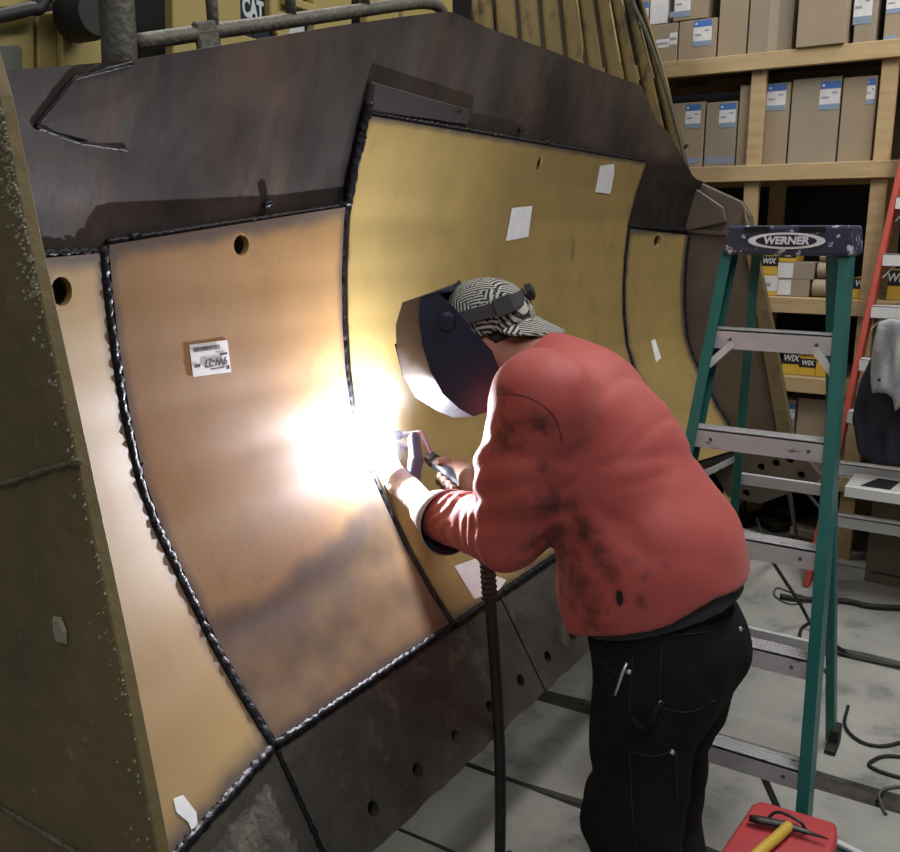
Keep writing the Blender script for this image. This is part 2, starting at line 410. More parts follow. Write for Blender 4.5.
def hseam(fz, a, b, off=0.010, n=50): return [(SX(y, fz(y))+off, y, fz(y)) for y in np.linspace(a, b, n)]
bead(hseam(lambda y: 0.738, 0.66, 1.15), 0.014, seed=7)
bead(hseam(lambda y: 0.738, 1.16, 1.80), 0.013, seed=8)
bead(hseam(lambda y: 0.738, 1.82, 3.69), 0.014, seed=9)
bead(hseam(lambda y: float(zA(y))+0.004, 1.11, 1.80, 0.006), 0.008, seed=10)
bead(hseam(lambda y: 2.006, 1.83, 3.66, 0.006), 0.010, seed=12)
bead(hseam(lambda y: 1.690, 0.66, 1.09, 0.006), 0.011, seed=13, jig=0.4)
bead(hseam(lambda y: 1.745-0.045*(y-3.7), 3.71, _yc, 0.006), 0.010, seed=14)
for i, (px, py) in enumerate([(137,566-100),(545,143),(685,150-3),(598,160),(130,238),(250,222),(265,205),(455,112),(520,130),(565,150)][:10]):
    q = hit(px, py, 0.008)
    bead([q, q+np.array([0.002, 0.012, 0.004]), q+np.array([0.0, 0.02, 0.006])], 0.009, name='weld_spatter', seed=20+i)

# backing strip above the yellow plate's corner
def patch(pts, off, th, name, mat, parent=blade, bevel=0.0):
    P = [hit(*p) for p in pts]; b = MB()
    b.prism([p + np.array([off, 0, 0]) for p in P], (th, 0, 0)); return b.build(name, mat, parent, bevel=bevel)
M['steel_dark'] = material('dark_backing_steel', (0.04,0.035,0.038), (0.06,0.05,0.05), 8, 0.45, 0.3)
patch([(368,82),(466,110),(465,124),(362,112)], 0.0, 0.012, 'backing_strip', M['steel_dark'], bevel=0.002)
# faceted gusset in the near top corner
P = [hit(*p) for p in [(36,127),(74,78),(133,65),(140,90),(128,150)]]
b = MB(); b.add([P[0], P[1], P[2], P[3], P[4], hit(112,104)+np.array([0.008, 0, 0])], [(0,5,1),(1,5,2),(2,5,3),(3,5,4),(4,5,0),(0,1,2,3,4)])
b.build('gusset_plate', M['steel_brown'], blade)
bead([hit(36,127,0.004), hit(74,78,0.004), hit(133,63,0.004)], 0.0045, seed=31, name='weld_bead')
bead([hit(36,127,0.004), hit(80,143,0.004), hit(128,150,0.004)], 0.004, seed=32, name='weld_bead')

# cutting edges: inclined plates with bolt holes
e0, e1 = np.array([-1.150, 0.728]), np.array([-1.003, 0.484])
en = np.array([e0[1]-e1[1], 0, e1[0]-e0[0]]); en = np.array([en[0], 0, en[2]]); en /= np.linalg.norm(en)
def edge_pt(Y, t, o=0.0):
    q = e0*(1-t) + e1*t; w = TW*max(0, 1.16-Y) + TW*max(0, Y-YF)
    return np.array([q[0]+w, Y, q[1]]) + en*o
def edge_plate(name, ya, yb, n, holes_y, mat, th=0.035, t0=0.0, t1=1.0, seed=0):
    rng = random.Random(seed); V = []; rows = [t0, t0+0.3*(t1-t0), t0+0.6*(t1-t0), t1]
    for o in (0.0, -th):
        for t in rows:
            for i in range(n+1):
                Y = ya+(yb-ya)*i/n; wob = rng.uniform(-0.012, 0.012) if t == t1 else 0
                V.append(edge_pt(Y, t+wob, o))
    W = n+1; R = len(rows); n1 = R*W; fs = []
    for j in range(R-1):
        for i in range(n):
            a = j*W+i; fs.append((a, a+1, a+W+1, a+W)); fs.append((n1+a, n1+a+W, n1+a+W+1, n1+a+1))
    for i in range(n):
        fs.append((i+1, i, n1+i, n1+i+1)); c = (R-1)*W+i; fs.append((c, c+1, n1+c+1, n1+c))
    for j in range(R-1):
        a = j*W; fs.append((a, a+W, n1+a+W, n1+a)); c = j*W+n; fs.append((c+W, c, n1+c, n1+c+W))
    o = mk(name, V, fs, mat, blade, attrs={'soot': [0.0]*len(V)})
    if holes_y: cut(o, [hole_cyl(edge_pt(y, 0.76), 0.0165, en, 0.12) for y in holes_y])
    return o
HY = [1.325 + 0.1632*i for i in range(16)]
edge_plate('cutting_edge', 1.165, 2.055, 24, [y for y in HY if y < 2.03], M['steel_edge'], seed=1)
edge_plate('cutting_edge', 2.062, 2.90, 24, [y for y in HY if 2.08 < y < 2.88], M['steel_edge'], th=0.035, seed=2)
edge_plate('cutting_edge', 2.908, 3.69, 24, [y for y in HY if 2.92 < y < 3.66], M['steel_edge'], seed=3)
hn = min(((abs(edge_pt(y, 0.76)[0]-0), y) for y in [1.09]), key=lambda q: q[0])[1]
edge_plate('corner_bit', 0.62, 1.158, 18, [hn, hn-0.16], M['steel_edge'], seed=4)
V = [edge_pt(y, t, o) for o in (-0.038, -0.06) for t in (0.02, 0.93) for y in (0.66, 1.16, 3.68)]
mk('hole_shade_bar', V, [(0,1,4,3),(1,2,5,4),(6,9,10,7),(7,10,11,8),(0,6,7,1),(1,7,8,2),(3,4,10,9),(4,5,11,10),(0,3,9,6),(2,8,11,5)], M['void'], blade)  # added near-black bar that puts shade behind the bolt holes
bead([edge_pt(1.162, t, 0.0) for t in np.linspace(0, 1, 12)], 0.008, seed=41)

M['mud'] = material('dried_mud', (0.34,0.32,0.24), (0.22,0.20,0.13), 40, 0.9)
# end plates
YE = Y_NEAR
poly = [at_y(-60,-40,YE), at_y(-14,40,YE), at_y(2,95,YE), at_y(30,235,YE), at_y(80,460,YE), at_y(122,655,YE), at_y(162,860,YE), at_y(185,960,YE)]
pl = [(p[0], YE-0.004, p[2]) for p in poly] + [(-1.05, YE-0.004, 0.62), (-1.75, YE-0.004, 0.70), (-1.75, YE-0.004, 2.05), (-1.2, YE-0.004, 2.15)]
MB().prism(pl, (0, 0.018, 0)).build('end_plate', M['steel_olive'], blade, bevel=0.002)
q0, q1 = at_y(-30,492,YE-0.02), at_y(80,461,YE-0.02)
M['weld_mud'] = material('muddy_weld_ridge', (0.16,0.14,0.09), (0.10,0.085,0.05), 30, 0.8, bump=0.5)
def ridge(px, r, seed):
    rng = random.Random(seed); P = smooth_path([at_y(x, y, YE-0.006) for x, y in px], 6)
    MB().tube(P, [r*rng.uniform(0.5, 1.3) for _ in P], 6).build('weld_ridge', M['weld_mud'], blade, smooth=True)
ridge([(-20,488),(10,482),(45,470),(80,461)], 0.004, 1)
ridge([(-10,800),(30,825),(72,850),(90,862)], 0.004, 2)
P = at_y(61,632,YE-0.006)
MB().add([P+np.array([dx, 0, dz]) for dx, dz in [(-.012,.018),(.004,.02),(.012,.004),(.010,-.014),(-.006,-.016),(-.014,0)]] + [P+np.array([dx, -0.004, dz]) for dx, dz in [(-.009,.014),(.003,.016),(.009,.003),(.008,-.010),(-.005,-.012),(-.010,0)]],
         [(0,1,2,3,4,5),(6,7,8,9,10,11)]+[(i,(i+1)%6,6+(i+1)%6,6+i) for i in range(6)]).build('dried_mud_chip', M['mud'], blade)
rng = random.Random(12); b = MB()
for i in range(260):
    py = rng.choice([rng.uniform(105, 300), rng.uniform(105, 300), rng.uniform(300, 850)]); ex = np.interp(py, [95, 235, 460, 655, 860], [2, 30, 80, 122, 162]) - abs(rng.gauss(0, 1))*7 - 2
    q = at_y(ex, py, YE-0.004); s_ = rng.uniform(0.0007, 0.0026); n_ = 6
    ring = [q + np.array([math.cos(t)*s_*rng.uniform(0.6, 1.3), 0, math.sin(t)*s_*rng.uniform(0.8, 1.9)]) for t in np.linspace(0, 2*math.pi, n_, endpoint=False)]
    b.add(ring + [q + np.array([0, -0.003, 0])], [(j, (j+1) % n_, n_) for j in range(n_)])
b.build('mud_spatter', M['mud'], blade)['kind'] = 'stuff'
# far end plate: inner face seen beyond the far wing
YG = Y_END - 0.004
M['steel_far'] = material('far_rusty_steel', (0.125,0.095,0.07), (0.085,0.068,0.055), 3.5, 0.55, 0.15, bump=0.15, bscale=15, c3=(0.17,0.12,0.075), s3=4, t3=(0.55,0.7))
fp = [(660,170),(690,178),(716,190),(742,202),(750,216),(756,250),(773,330),(791,432),(770,446),(705,440),(670,400)]
MB().prism([at_y(x, y, YG) for x, y in fp], (0, 0.05, 0)).build('end_plate', M['steel_far'], blade, bevel=0.004)
fl = [(744,210),(757,250),(774,330),(792,436),(778,440),(760,335),(746,255)]
MB().prism([at_y(x, y, YG-0.02) for x, y in fl], (0, 0.02, 0)).build('end_lip', M['steel_olive'], blade, bevel=0.003)
ft = [(684,228),(754,234),(752,238),(683,232)]
MB().prism([at_y(x, y, YG-0.015) for x, y in ft], (0, 0.02, 0)).build('weld_ridge', M['steel_far'], blade, bevel=0.002)
P = [at_y(*p, YG-0.004) for p in [(683,232),(692,185),(724,207),(728,222)]]
MB().prism(P, (0, -0.02, 0)).build('gusset_plate', M['steel_far'], blade, bevel=0.004)
fb = [(722,452),(762,447),(800,450),(822,476),(815,484),(760,504),(728,497),(715,475)]
YB = Y_END - 0.03
ebit = MB().prism([at_y(x, y, YB) for x, y in fb], (0, 0.04, 0.0)).build('end_bit', M['steel_far'], blade, bevel=0.004)
MB().prism([at_y(x, y, YB+0.045) for x, y in fb], (0, 0.01, 0.0)).build('hole_shade_plate', M['void'], blade)  # added dark sheet so the end bit's holes look shaded
cut(ebit, [hole_cyl(at_y(x, y, YB), 0.017, (0, 1, 0), 0.2) for x, y in [(761,467),(776,463),(790,460),(801,475),(766,484),(778,481),(746,493)]])
# papers stuck on the plates
def paper(pts, label, off=0.017):
    P = [hit(*p, off) for p in pts]
    n = len(P); c = sum(P)/n
    o = MB().prism(P, (0.0012, 0, 0)).build('paper_patch', M['paper'], blade); o['label'] = label
paper([(512,208),(532,206),(528,237),(506,241)], 'white paper patch on the upper yellow plate')
paper([(600,166),(614,164),(614,174),(610,194),(595,192)], 'torn white paper patch near the top edge')
paper([(454,566),(480,557),(491,560),(496,568),(492,574),(506,580),(499,590),(474,599)], 'torn white paper patch low on the yellow plate')
paper([(651,341),(655,339),(661,358),(656,362)], 'small white sticker on the far plate')
paper([(173,799),(183,795),(196,812),(198,832),(194,836),(188,822),(176,812)], 'crumpled white paper scrap at the foot of the near plate')
P = [hit(*p, 0.017) for p in [(189,345),(227,340),(231,372),(193,377)]]
lab = MB().prism(P, (0.001, 0, 0)).build('barcode_label', M['paper'], blade); lab['label'] = 'white bar-code label pasted upside down'
ux = P[1]-P[0]; uy = P[3]-P[0]; o0 = P[0] + np.array([0.0016, 0, 0])
def lr(u0, u1, v0, v1, b):
    pp = [o0+ux*u0+uy*v0, o0+ux*u1+uy*v0, o0+ux*u1+uy*v1, o0+ux*u0+uy*v1]; b.prism(pp, (0.0004, 0, 0))
b = MB(); rng = random.Random(3)
u = 0.08
while u < 0.78:
    w = rng.choice([0.008, 0.012, 0.02]); lr(u, u+w, 0.10, 0.24, b); u += w+rng.choice([0.008, 0.014])
lr(0.88, 0.97, 0.80, 0.93, b); lr(0.06, 0.2, 0.62, 0.72, b); lr(0.45, 0.82, 0.82, 0.86, b); lr(0.75, 0.95, 0.38, 0.45, b)
b.build('barcode', M['ink'], lab)['kind'] = 'stuff'
text_mesh('printed_code', '9W-27', 0.023, o0+ux*0.62+uy*0.62+np.array([0.0003, 0, 0]), -ux, uy, M['ink'], lab, extrude=0.0003, bold=0.0006)
# stands behind the blade that carry it
for y in (1.5, 3.4):
    t = thing('support_stand', 'steel support stand behind the %s half of the blade' % ('near' if y < 2 else 'far'), 'stand', (-1.62, y, 0), 'stands under the blade')
    MB().box((-1.85, y-0.15, 0), (-1.40, y+0.15, 0.03)).build('base', M['rail_grey'], t)
    MB().box((-1.70, y-0.06, 0.03), (-1.54, y+0.06, 0.66)).build('post', M['rail_grey'], t)
    MB().box((-1.80, y-0.1, 0.66), (-1.35, y+0.1, 0.698)).build('saddle', M['rail_grey'], t)
# ================================================================== the welding arc
A0 = hit(363, 436) + np.array([0.042, -0.008, 0.0])
# ================================================================== yellow machine behind the blade
XM = -2.4
mach = thing('bulldozer', 'yellow bulldozer body standing behind the blade, mostly hidden', 'bulldozer', (-3.0, 2.6, 0))
def panel(name, px, mat, X=XM, th=0.04, parent=None, bevel=0.004):
    P = [at_x(x, y, X) for x, y in px]
    return MB().prism(P, (-th, 0, 0)).build(name, mat, parent or mach, bevel=bevel)
MB().box((-4.4, 1.2, 0.5), (-2.62, 4.3, 1.9)).build('chassis', M['mach_yellow'], mach, bevel=0.03)
MB().box((-4.2, 0.9, 0.0), (-3.6, 4.3, 0.9)).build('track_frame', M['black'], mach, bevel=0.05)
MB().box((-2.75, 0.9, 0.0), (-2.62, 4.3, 0.7)).build('track_frame', M['black'], mach, bevel=0.03)
MB().box((-2.75, 0.9, 1.7), (-2.68, 4.4, 3.1)).build('dark_backing', M['void'], mach)
p = panel('hood_panel', [(-60,22),(34,15),(36,110),(-60,112)], M['mach_yellow'])
panel('window', [(-60,48),(20,45),(23,50),(23,110),(-60,110)], M['window_grey'], X=XM+0.006, th=0.01, parent=p)
panel('hood_panel', [(-60,-40),(33,-40),(33,6),(-60,13)], M['mach_yellow'])
panel('side_panel', [(37,14),(56,10),(59,100),(40,100)], M['mach_yellow'])
panel('side_panel', [(60,-40),(103,-40),(106,100),(63,100)], M['mach_yellow'], X=XM+0.02)
panel('side_panel', [(36,-40),(52,-40),(52,6),(36,10)], M['mach_yellow'])
MB().tube(smooth_path([at_x(x, y, XM+0.05) for x, y in [(-50,24),(-5,17),(30,9),(40,6),(60,-30)]], 6), 0.018, 10).build('hose', M['black'], mach, smooth=True)
MB().lathe(at_x(96,14,XM+0.16), (-1, 0, 0), [(0,0.02),(0.0,0.055),(0.03,0.065),(0.10,0.065),(0.13,0.04)], 24).build('work_lamp', M['black'], mach, smooth=True, autos=0.6)
panel('frame_post', [(172,-40),(207,-40),(209,90),(174,90)], M['mach_yellow'], X=XM+0.03)
panel('frame_post', [(217,-40),(240,-40),(243,90),(219,90)], M['mach_yellow'], X=XM+0.02)
panel('frame_post', [(269,-40),(290,-40),(290,60),(271,22)], M['mach_yellow'], X=XM+0.0)
panel('cross_brace', [(240,34),(268,42),(268,50),(240,50)], M['mach_yellow'], X=XM+0.01)
panel('cross_brace', [(286,-6),(318,6),(318,14),(286,4)], M['mach_yellow'], X=XM+0.03)
dp = panel('decal_panel', [(239,-40),(270,-40),(270,40),(239,40)], M['navy_decal'], X=XM-0.03)
dq = panel('decal_panel', [(255,22),(314,10),(314,60),(255,60)], M['navy_decal'], X=XM-0.02)
panel('frame_post', [(313,-40),(352,-40),(352,60),(315,60)], M['mach_yellow'], X=XM+0.02)
panel('frame_post', [(366,-40),(398,-40),(400,60),(368,60)], M['mach_yellow'], X=XM)
panel('frame_post', [(402,-40),(452,-40),(454,60),(404,60)], M['mach_yellow'], X=XM-0.02)
def decal(word, cx, cy, hpx, par, X, xs):
    o = at_x(cx, cy, X); s = np.linalg.norm(at_x(cx, cy-hpx/2, X)-at_x(cx, cy+hpx/2, X))
    text_mesh('decal_lettering', word, s*1.42, o, (0, 1, 0), (0, 0, 1), M['decal_white'], par, extrude=0.001, xs=xs, bold=0.004)
decal('CAT', 253, 10, 18, dp, XM-0.028, 0.62)
decal('FDMII', 292, 31, 14, dq, XM-0.018, 0.80)
# guard rail along the top of the blade
rail = thing('guard_rail', 'bent grey steel pipe rail along the top of the blade', 'rail', (-2.0, 2.2, 0.0))
XR = -1.95
MB().tube([at_x(112,-60,XR), at_x(116,0,XR), at_x(119,40,XR), at_x(122,120,XR)], 0.043, 14).build('post', M['rail_grey'], rail, smooth=True)
MB().box((-2.02, at_x(120,100,XR)[1]-0.06, 0), (-1.88, at_x(120,100,XR)[1]+0.06, at_x(122,118,XR)[2])).build('mount', M['rail_grey'], rail)
MB().tube(smooth_path([at_x(x, y, XR) for x, y in [(134,43),(200,33),(260,25),(330,15),(400,5),(425,3),(440,8),(446,24)]], 6), 0.021, 12).build('pipe', M['rail_grey'], rail, smooth=True)
for a, b_ in (((208,-40),(215,46)),((287,-40),(292,22)),((362,-40),(366,14))):
    MB().tube([at_x(*a, XR), at_x(*b_, XR)], 0.016, 10).build('strut', M['rail_grey'], rail, smooth=True)
MB().bar(at_x(196,40,XR+0.01), at_x(218,38,XR+0.01), 0.02, 0.09).build('clamp', M['rail_grey'], rail, bevel=0.006)

# ribbed guard of the machine, seen over the blade's far shoulder
YR = 4.66
guard = thing('ribbed_guard', 'dirty yellow ribbed steel guard rising behind the far half of the blade', 'guard', (-2.2, YR, 0))
top = [440,464,487,510,532,551,568,583,597,608,617,624]
mid = [449,473,497,520,543,565,585,604,622,638,653,667]
bot = [457,482,507,531,555,579,602,624,645,664,680,694]
for i in range(11):
    d = 0.02
    def P(j, dy):
        return [at_y(top[j], -60, YR)+np.array([0, dy, 0]), at_y(mid[j], 80, YR)+np.array([0, dy, 0]), at_y(bot[j], 200, YR)+np.array([0, dy, 0])]
    L, R = P(i, 0.035), P(i+1, -0.02)
    q = [L[0], L[1], L[2], R[2], R[1], R[0]]
    MB().prism(q, (0, 0.03, 0)).build('rib_plate', M['rib_yellow'], guard)
L = smooth_path([at_y(x, y, YR) for x, y in [(619,-60),(634,0),(647,30),(663,74),(676,118),(686,158),(694,200)]], 5)
MB().tube([p+np.array([-0.004, -0.01, 0]) for p in L], 0.012, 8).build('edge_tube', material('guard_edge', (0.09,0.07,0.035), (0.04,0.035,0.03), 14, 0.6), guard, smooth=True)
MB().tube([at_y(463,-50,YR-0.1), at_y(470,40,YR-0.1)], 0.008, 8).build('white_conduit', M['paper'], guard)
MB().box((-3.0, YR+0.06, 0), (-1.75, YR+0.12, 2.0)).build('support_frame', M['rib_yellow'], guard)
# ================================================================== wooden shelving with cartons
M['pine'] = material('pine_lumber', (0.50,0.37,0.20), (0.40,0.28,0.14), 3.0, 0.7, stretch=(1.2, 9, 9), bump=0.08, c3=(0.20,0.13,0.07), s3=7, t3=(0.68,0.76))
M['ply'] = material('plywood_deck', (0.36,0.27,0.15), (0.28,0.2,0.11), 4, 0.8)
M['carton'] = material('brown_cardboard', (0.335,0.265,0.185), (0.30,0.235,0.16), 4.0, 0.85, bump=0.03)
M['carton_b'] = material('greyish_cardboard', (0.31,0.265,0.20), (0.28,0.235,0.175), 4.0, 0.85, bump=0.03)
M['label_blue'] = material('blue_label_print', (0.06,0.16,0.46), rough=0.6)
M['label_grey'] = material('grey_blue_label_print', (0.22,0.29,0.40), rough=0.6)
M['label_ink'] = material('grey_label_print', (0.28,0.30,0.34), rough=0.6)
M['tape'] = material('clear_brown_tape', (0.40,0.33,0.25), rough=0.35)
M['wix_yellow'] = material('yellow_carton', (0.62,0.40,0.05), rough=0.6)
M['wix_black'] = material('black_carton', (0.015,0.015,0.016), rough=0.5)
M['kraft'] = material('kraft_wrap', (0.36,0.30,0.22), (0.30,0.25,0.18), 8, 0.8)
YS = 5.0
shelf = thing('storage_shelf', 'tall pine lumber shelving against the dark back wall', 'shelf', (-0.4, 5.3, 0))
LEV = [2.612, 2.060, 1.384, 0.968, 0.46]
XL, XRt = -3.4, 1.6
for z in LEV:
    MB().box((XL, YS-0.04, z-0.082), (XRt, YS, z)).build('beam', M['pine'], shelf, bevel=0.003)
    MB().box((XL, YS, z-0.012), (XRt, YS+0.6, z)).build('shelf_deck', M['ply'], shelf)
    MB().box((XL, YS+0.6, z-0.082), (XRt, YS+0.64, z)).build('rear_beam', M['pine'], shelf)
for xc in (-3.3, -2.35, -1.305, -0.690, 0.4, 1.5):
    for (a, b_) in [(0, 0.46-0.082), (0.46, 0.968-0.082), (0.968, 1.384-0.082), (1.384, 2.06-0.082), (2.06, 2.612-0.082), (2.612, 3.3)]:
        if xc > -1.4 and xc < -0.5 and a > 2.6: continue
        MB().box((xc-0.038, YS-0.01, a), (xc+0.038, YS+0.03, b_)).build('post', M['pine'], shelf, bevel=0.003)
    MB().box((xc-0.045, YS+0.57, 0), (xc+0.045, YS+0.60, 3.3)).build('rear_post', M['pine'], shelf)
# small bolt head on the post below the top beam
MB().lathe(at_y(761,70,YS-0.011), (0, -1, 0), [(0, 0.014), (0.006, 0.012)], 10).build('bolt', M['rail_grey'], shelf)
MB().box(tuple(at_y(676,83,YS+0.55)-np.array([0, 0, 0.025])), tuple(at_y(707,79,YS+0.55)+np.array([0, 0.02, 0.012]))).build('wall_cleat', material('grey_cleat', (0.16,0.17,0.2), rough=0.7), shelf)

def rect_on(Yf, x0, x1, z0, z1, name, mat, par, d=0.0012):
    return MB().box((x0, Yf-d, z0), (x1, Yf, z1)).build(name, mat, par)
def label_on(par, px, Yf, style='blue'):
    x0, y0, x1, y1 = px
    a = at_y(x0, y0, Yf); c = at_y(x1, y1, Yf)
    xa, xb, zb, za = a[0], c[0], a[2], c[2]; w, h = xb-xa, zb-za
    l = rect_on(Yf, xa, xb, za, zb, 'shipping_label', M['paper'], par)
    if style == 'blue':
        rect_on(Yf-0.0012, xa, xb, zb-h*0.26, zb, 'label_header', M['label_blue'], l, 0.0006)
        rect_on(Yf-0.0012, xa, xb, za, za+h*0.20, 'label_footer', M['label_grey'], l, 0.0006)
        rect_on(Yf-0.0012, xa+w*0.08, xa+w*0.45, za+h*0.40, za+h*0.47, 'label_line', M['label_ink'], l, 0.0006)
        rect_on(Yf-0.0012, xa+w*0.60, xa+w*0.85, za+h*0.56, za+h*0.62, 'label_line', M['label_ink'], l, 0.0006)
        rect_on(Yf-0.0018, xa+w*0.10, xa+w*0.22, zb-h*0.17, zb-h*0.09, 'label_emblem', M['paper'], l, 0.0004)
    else:
        rect_on(Yf-0.0012, xa+w*0.08, xa+w*0.9, za+h*0.35, za+h*0.6, 'label_line', M['label_ink'], l, 0.0006)
G1 = 'cartons on the top shelf'; G2 = 'cartons on the second shelf'
def carton(px, zb, label, Yf=YS+0.034, depth=0.42, mat='carton', labels=(), strips=(), tape=None, seam_top=True, group=None, name='cardboard_box', zt=None):
    """px = left, top, right of the front face in the photograph; zb the deck it stands on"""
    x0, y0, x1 = px
    yr = {G1: 34, G2: 130}.get(group, y0+20) if zb > 2.0 else y0+20
    if zb > LEV[0]+0.05: yr = 10
    a = at_y(x0, y0, Yf); c = at_y(x1, y0, Yf); ztop_ = max(a[2], c[2]); a = at_y(x0, yr, Yf); c = at_y(x1, yr, Yf); a[2] = c[2] = ztop_
    z1 = zt if zt else max(a[2], c[2])
    o = MB().box((a[0]+0.002, Yf, zb), (c[0]-0.002, Yf+depth, z1)).build(name, M[mat], None, bevel=0.004, segs=2)
    tag(o, label, 'box', group)
    w = c[0]-a[0]
    # flap joint running across the lid
    MB().box((a[0]+0.004, Yf+depth*0.5-0.002, z1), (c[0]-0.004, Yf+depth*0.5+0.002, z1+0.0012)).build('lid_seam', M['tape'], o)
    for l in labels: label_on(o, l[:4], Yf, l[4] if len(l) > 4 else 'blue')
    for s in strips:
        p0, p1 = at_y(s[0], s[1], Yf), at_y(s[2], s[3], Yf)
        rect_on(Yf, p0[0], p1[0], p1[2], p0[2], 'printed_strip', M['label_grey'], o)
    if tape is not None:
        p0 = at_y(tape, 20, Yf)[0]
        rect_on(Yf, p0-0.025, p0+0.025, zb+0.005, z1-0.003, 'tape_strip', M['tape'], o)
    return o
G1 = 'cartons on the top shelf'
z = LEV[0]+0.001
carton((640, 27, 678), z, 'low brown carton with two small white labels beside the ribbed guard', labels=[(656,40,669,47,'w'),(670,33,677,44,'w')], group=G1)
carton((678.6, 22, 717), z, 'carton with one blue label carrying another labelled carton on top', labels=[(694,21,711,45)], group=G1)
zc = at_y(690, 22, YS+0.034)[2]
b2 = carton((673, -34, 708), zc+0.012, 'labelled carton stacked on top of another at the left shelf end', labels=[(676,-12,690,16)], strips=[(670,12,675,17)], group=G1, mat='carton')
carton((632, -12, 649), at_y(640, 27, YS+0.034)[2]+0.005, 'small carton with blue label stacked at the far left', labels=[(640,3,648,24)], group=G1, depth=0.2)
carton((649.5, -30, 668), at_y(640, 27, YS+0.034)[2]+0.005, 'pale blue white carton stacked between two labelled cartons', Yf=YS+0.04, group=G1, mat='paper', depth=0.2)
carton((718, -55, 747), z, 'tall plain brown carton with a water stain near its foot', group=G1)
carton((748, -4, 793), z, 'plain carton with a tape strip down its middle', tape=774, group=G1, mat='carton_b')
carton((796, -50, 845), z, 'wide plain carton jutting out over the top beam', Yf=YS-0.055, depth=0.46, group=G1)
carton((853, -40, 876), z, 'narrow carton with a tall blue label beside the end carton', labels=[(856,-14,871,23)], group=G1, mat='carton_b')
carton((883, -40, 925), z, 'carton with a blue label at the right end of the top shelf', labels=[(888,-10,905,12)], strips=[(884,36,897,39)], group=G1)
G2 = 'cartons on the second shelf'
z = LEV[1]+0.001
carton((669, 104, 704), z, 'carton with blue label and blue foot strip nearest the ribbed guard', labels=[(686,105,700,128)], strips=[(686,158,700,163)], group=G2)
carton((705, 103, 736.5), z, 'carton with grey-blue label and blue foot strip left of the thin carton', labels=[(720,104,735,127)], strips=[(706,157,733,163)], group=G2, mat='carton_b')
carton((737.3, 86, 752), z, 'thin tall unlabelled carton left of the middle post', group=G2)
carton((764, 84, 788), z, 'narrow carton with blue label right of the middle post', labels=[(768,85,785,110)], group=G2)
carton((789, 80, 838), z, 'wide pale carton with blue label at its top corner', labels=[(821,82,839,109)], group=G2, mat='carton_b')
carton((839, 78, 874), z, 'wide brown carton with its blue label partly behind the post', labels=[(868,79,874,104)], group=G2)
carton((908, 84, 950), z, 'brown carton standing right of the end post on the second shelf', group=G2)
# filter boxes
def filter_box(px, label, style, zt=None, text=None, zb=None, Yf=YS+0.034, depth=0.2):
    x0, y0, x1, y1 = px
    a = at_y(x0, y0, Yf); c = at_y(x1, y1, Yf)
    z0 = zb if zb is not None else c[2]
    o = MB().box((a[0], Yf, z0), (c[0]-0.002, Yf+depth, a[2])).build('filter_box', M['wix_yellow'] if style != 'brown' else M['carton_b'], None, bevel=0.002)
    tag(o, label, 'box', 'filter boxes on the lower shelves')
    h = a[2]-z0; w = c[0]-a[0]
    if style == 'wix':
        hd = rect_on(Yf, a[0], c[0], z0+h*0.48, a[2], 'black_header', M['wix_black'], o)
        text_mesh('lettering', text or 'WIX', h*0.40, ((a[0]+c[0])/2, Yf-0.002, z0+h*0.74), (1, 0, 0.0), (0, 0, 1), M['paper'], hd, xs=0.85, extrude=0.0004, shear=0.15, bold=0.001)
    if style == 'white':
        hd = rect_on(Yf, a[0], c[0], z0+h*0.22, z0+h*0.97, 'white_label', M['paper'], o)
        rect_on(Yf-0.0012, a[0]+w*0.25, a[0]+w*0.6, z0+h*0.45, z0+h*0.62, 'printed_mark', M['label_ink'], hd, 0.0005)
    if style == 'brown':
        rect_on(Yf, a[0], a[0]+w*0.42, z0+h*0.08, z0+h*0.95, 'white_label', M['paper'], o)
    return o
z3 = LEV[2]+0.001; z4 = LEV[3]+0.001
A = filter_box((760,275,777,297), 'white and yellow filter box under the black-topped one', 'white', zb=z3)
zz = at_y(760,275,YS+0.034)[2]+0.001
filter_box((760,256,777.5,273), 'filter box with slanted white lettering at the left of the upper row', 'wix', zb=zz)
B = filter_box((778,279,809,297), 'brown filter carton with white end label, bottom row', 'brown', zb=z3)
zz = at_y(778,279,YS+0.034)[2]+0.001
B2 = filter_box((778.5,262,814,278), 'brown filter carton with white end label, second row', 'brown', zb=zz)
zz2 = at_y(778,262,YS+0.034)[2]+0.001
filter_box((779,253,796,262), 'small filter box with white lettering lying on the second row', 'wix', zb=zz2)
filter_box((853,278,864,298), 'black-topped filter box just right of the green ladder', 'wix', zb=z3, text='W')
filter_box((889,270,906,297), 'black filter box behind the red ladder', 'wix', zb=z3)
filter_box((783,352,798.5,376), 'taller black and yellow filter box on the fourth shelf', 'wix', zb=z4)
filter_box((799.5,358,815,376), 'shorter black and yellow filter box on the fourth shelf', 'wix', zb=z4)
filter_box((816,363,831,376), 'plain mustard filter box at the end of the row', 'plain', zb=z4)
def roll(px, label, zb):
    x0, y0, x1 = px; a = at_y(x0, y0, YS-0.02); c = at_y(x1, y0, YS-0.02); r = (a[2]-zb)/2
    cx = (a[0]+c[0])/2
    b = MB().lathe((a[0], YS+0.06, zb+r), (1, 0, 0), [(0, r*0.92), (0.006, r), (c[0]-a[0]-0.006, r), (c[0]-a[0], r*0.92)], 20)
    o = b.build('paper_roll', M['kraft'], None, smooth=True, autos=0.7); tag(o, label, 'roll', 'kraft rolls on the third shelf')
    MB().lathe((a[0]-0.001, YS+0.06, zb+r), (1, 0, 0), [(0, r*0.3), (c[0]-a[0]+0.002, r*0.3)], 12).build('core', M['wix_black'], o)
    return o
roll((811,279,830), 'kraft paper roll standing on the shelf deck', z3)
zz = at_y(811,279,YS-0.02)[2]+0.002
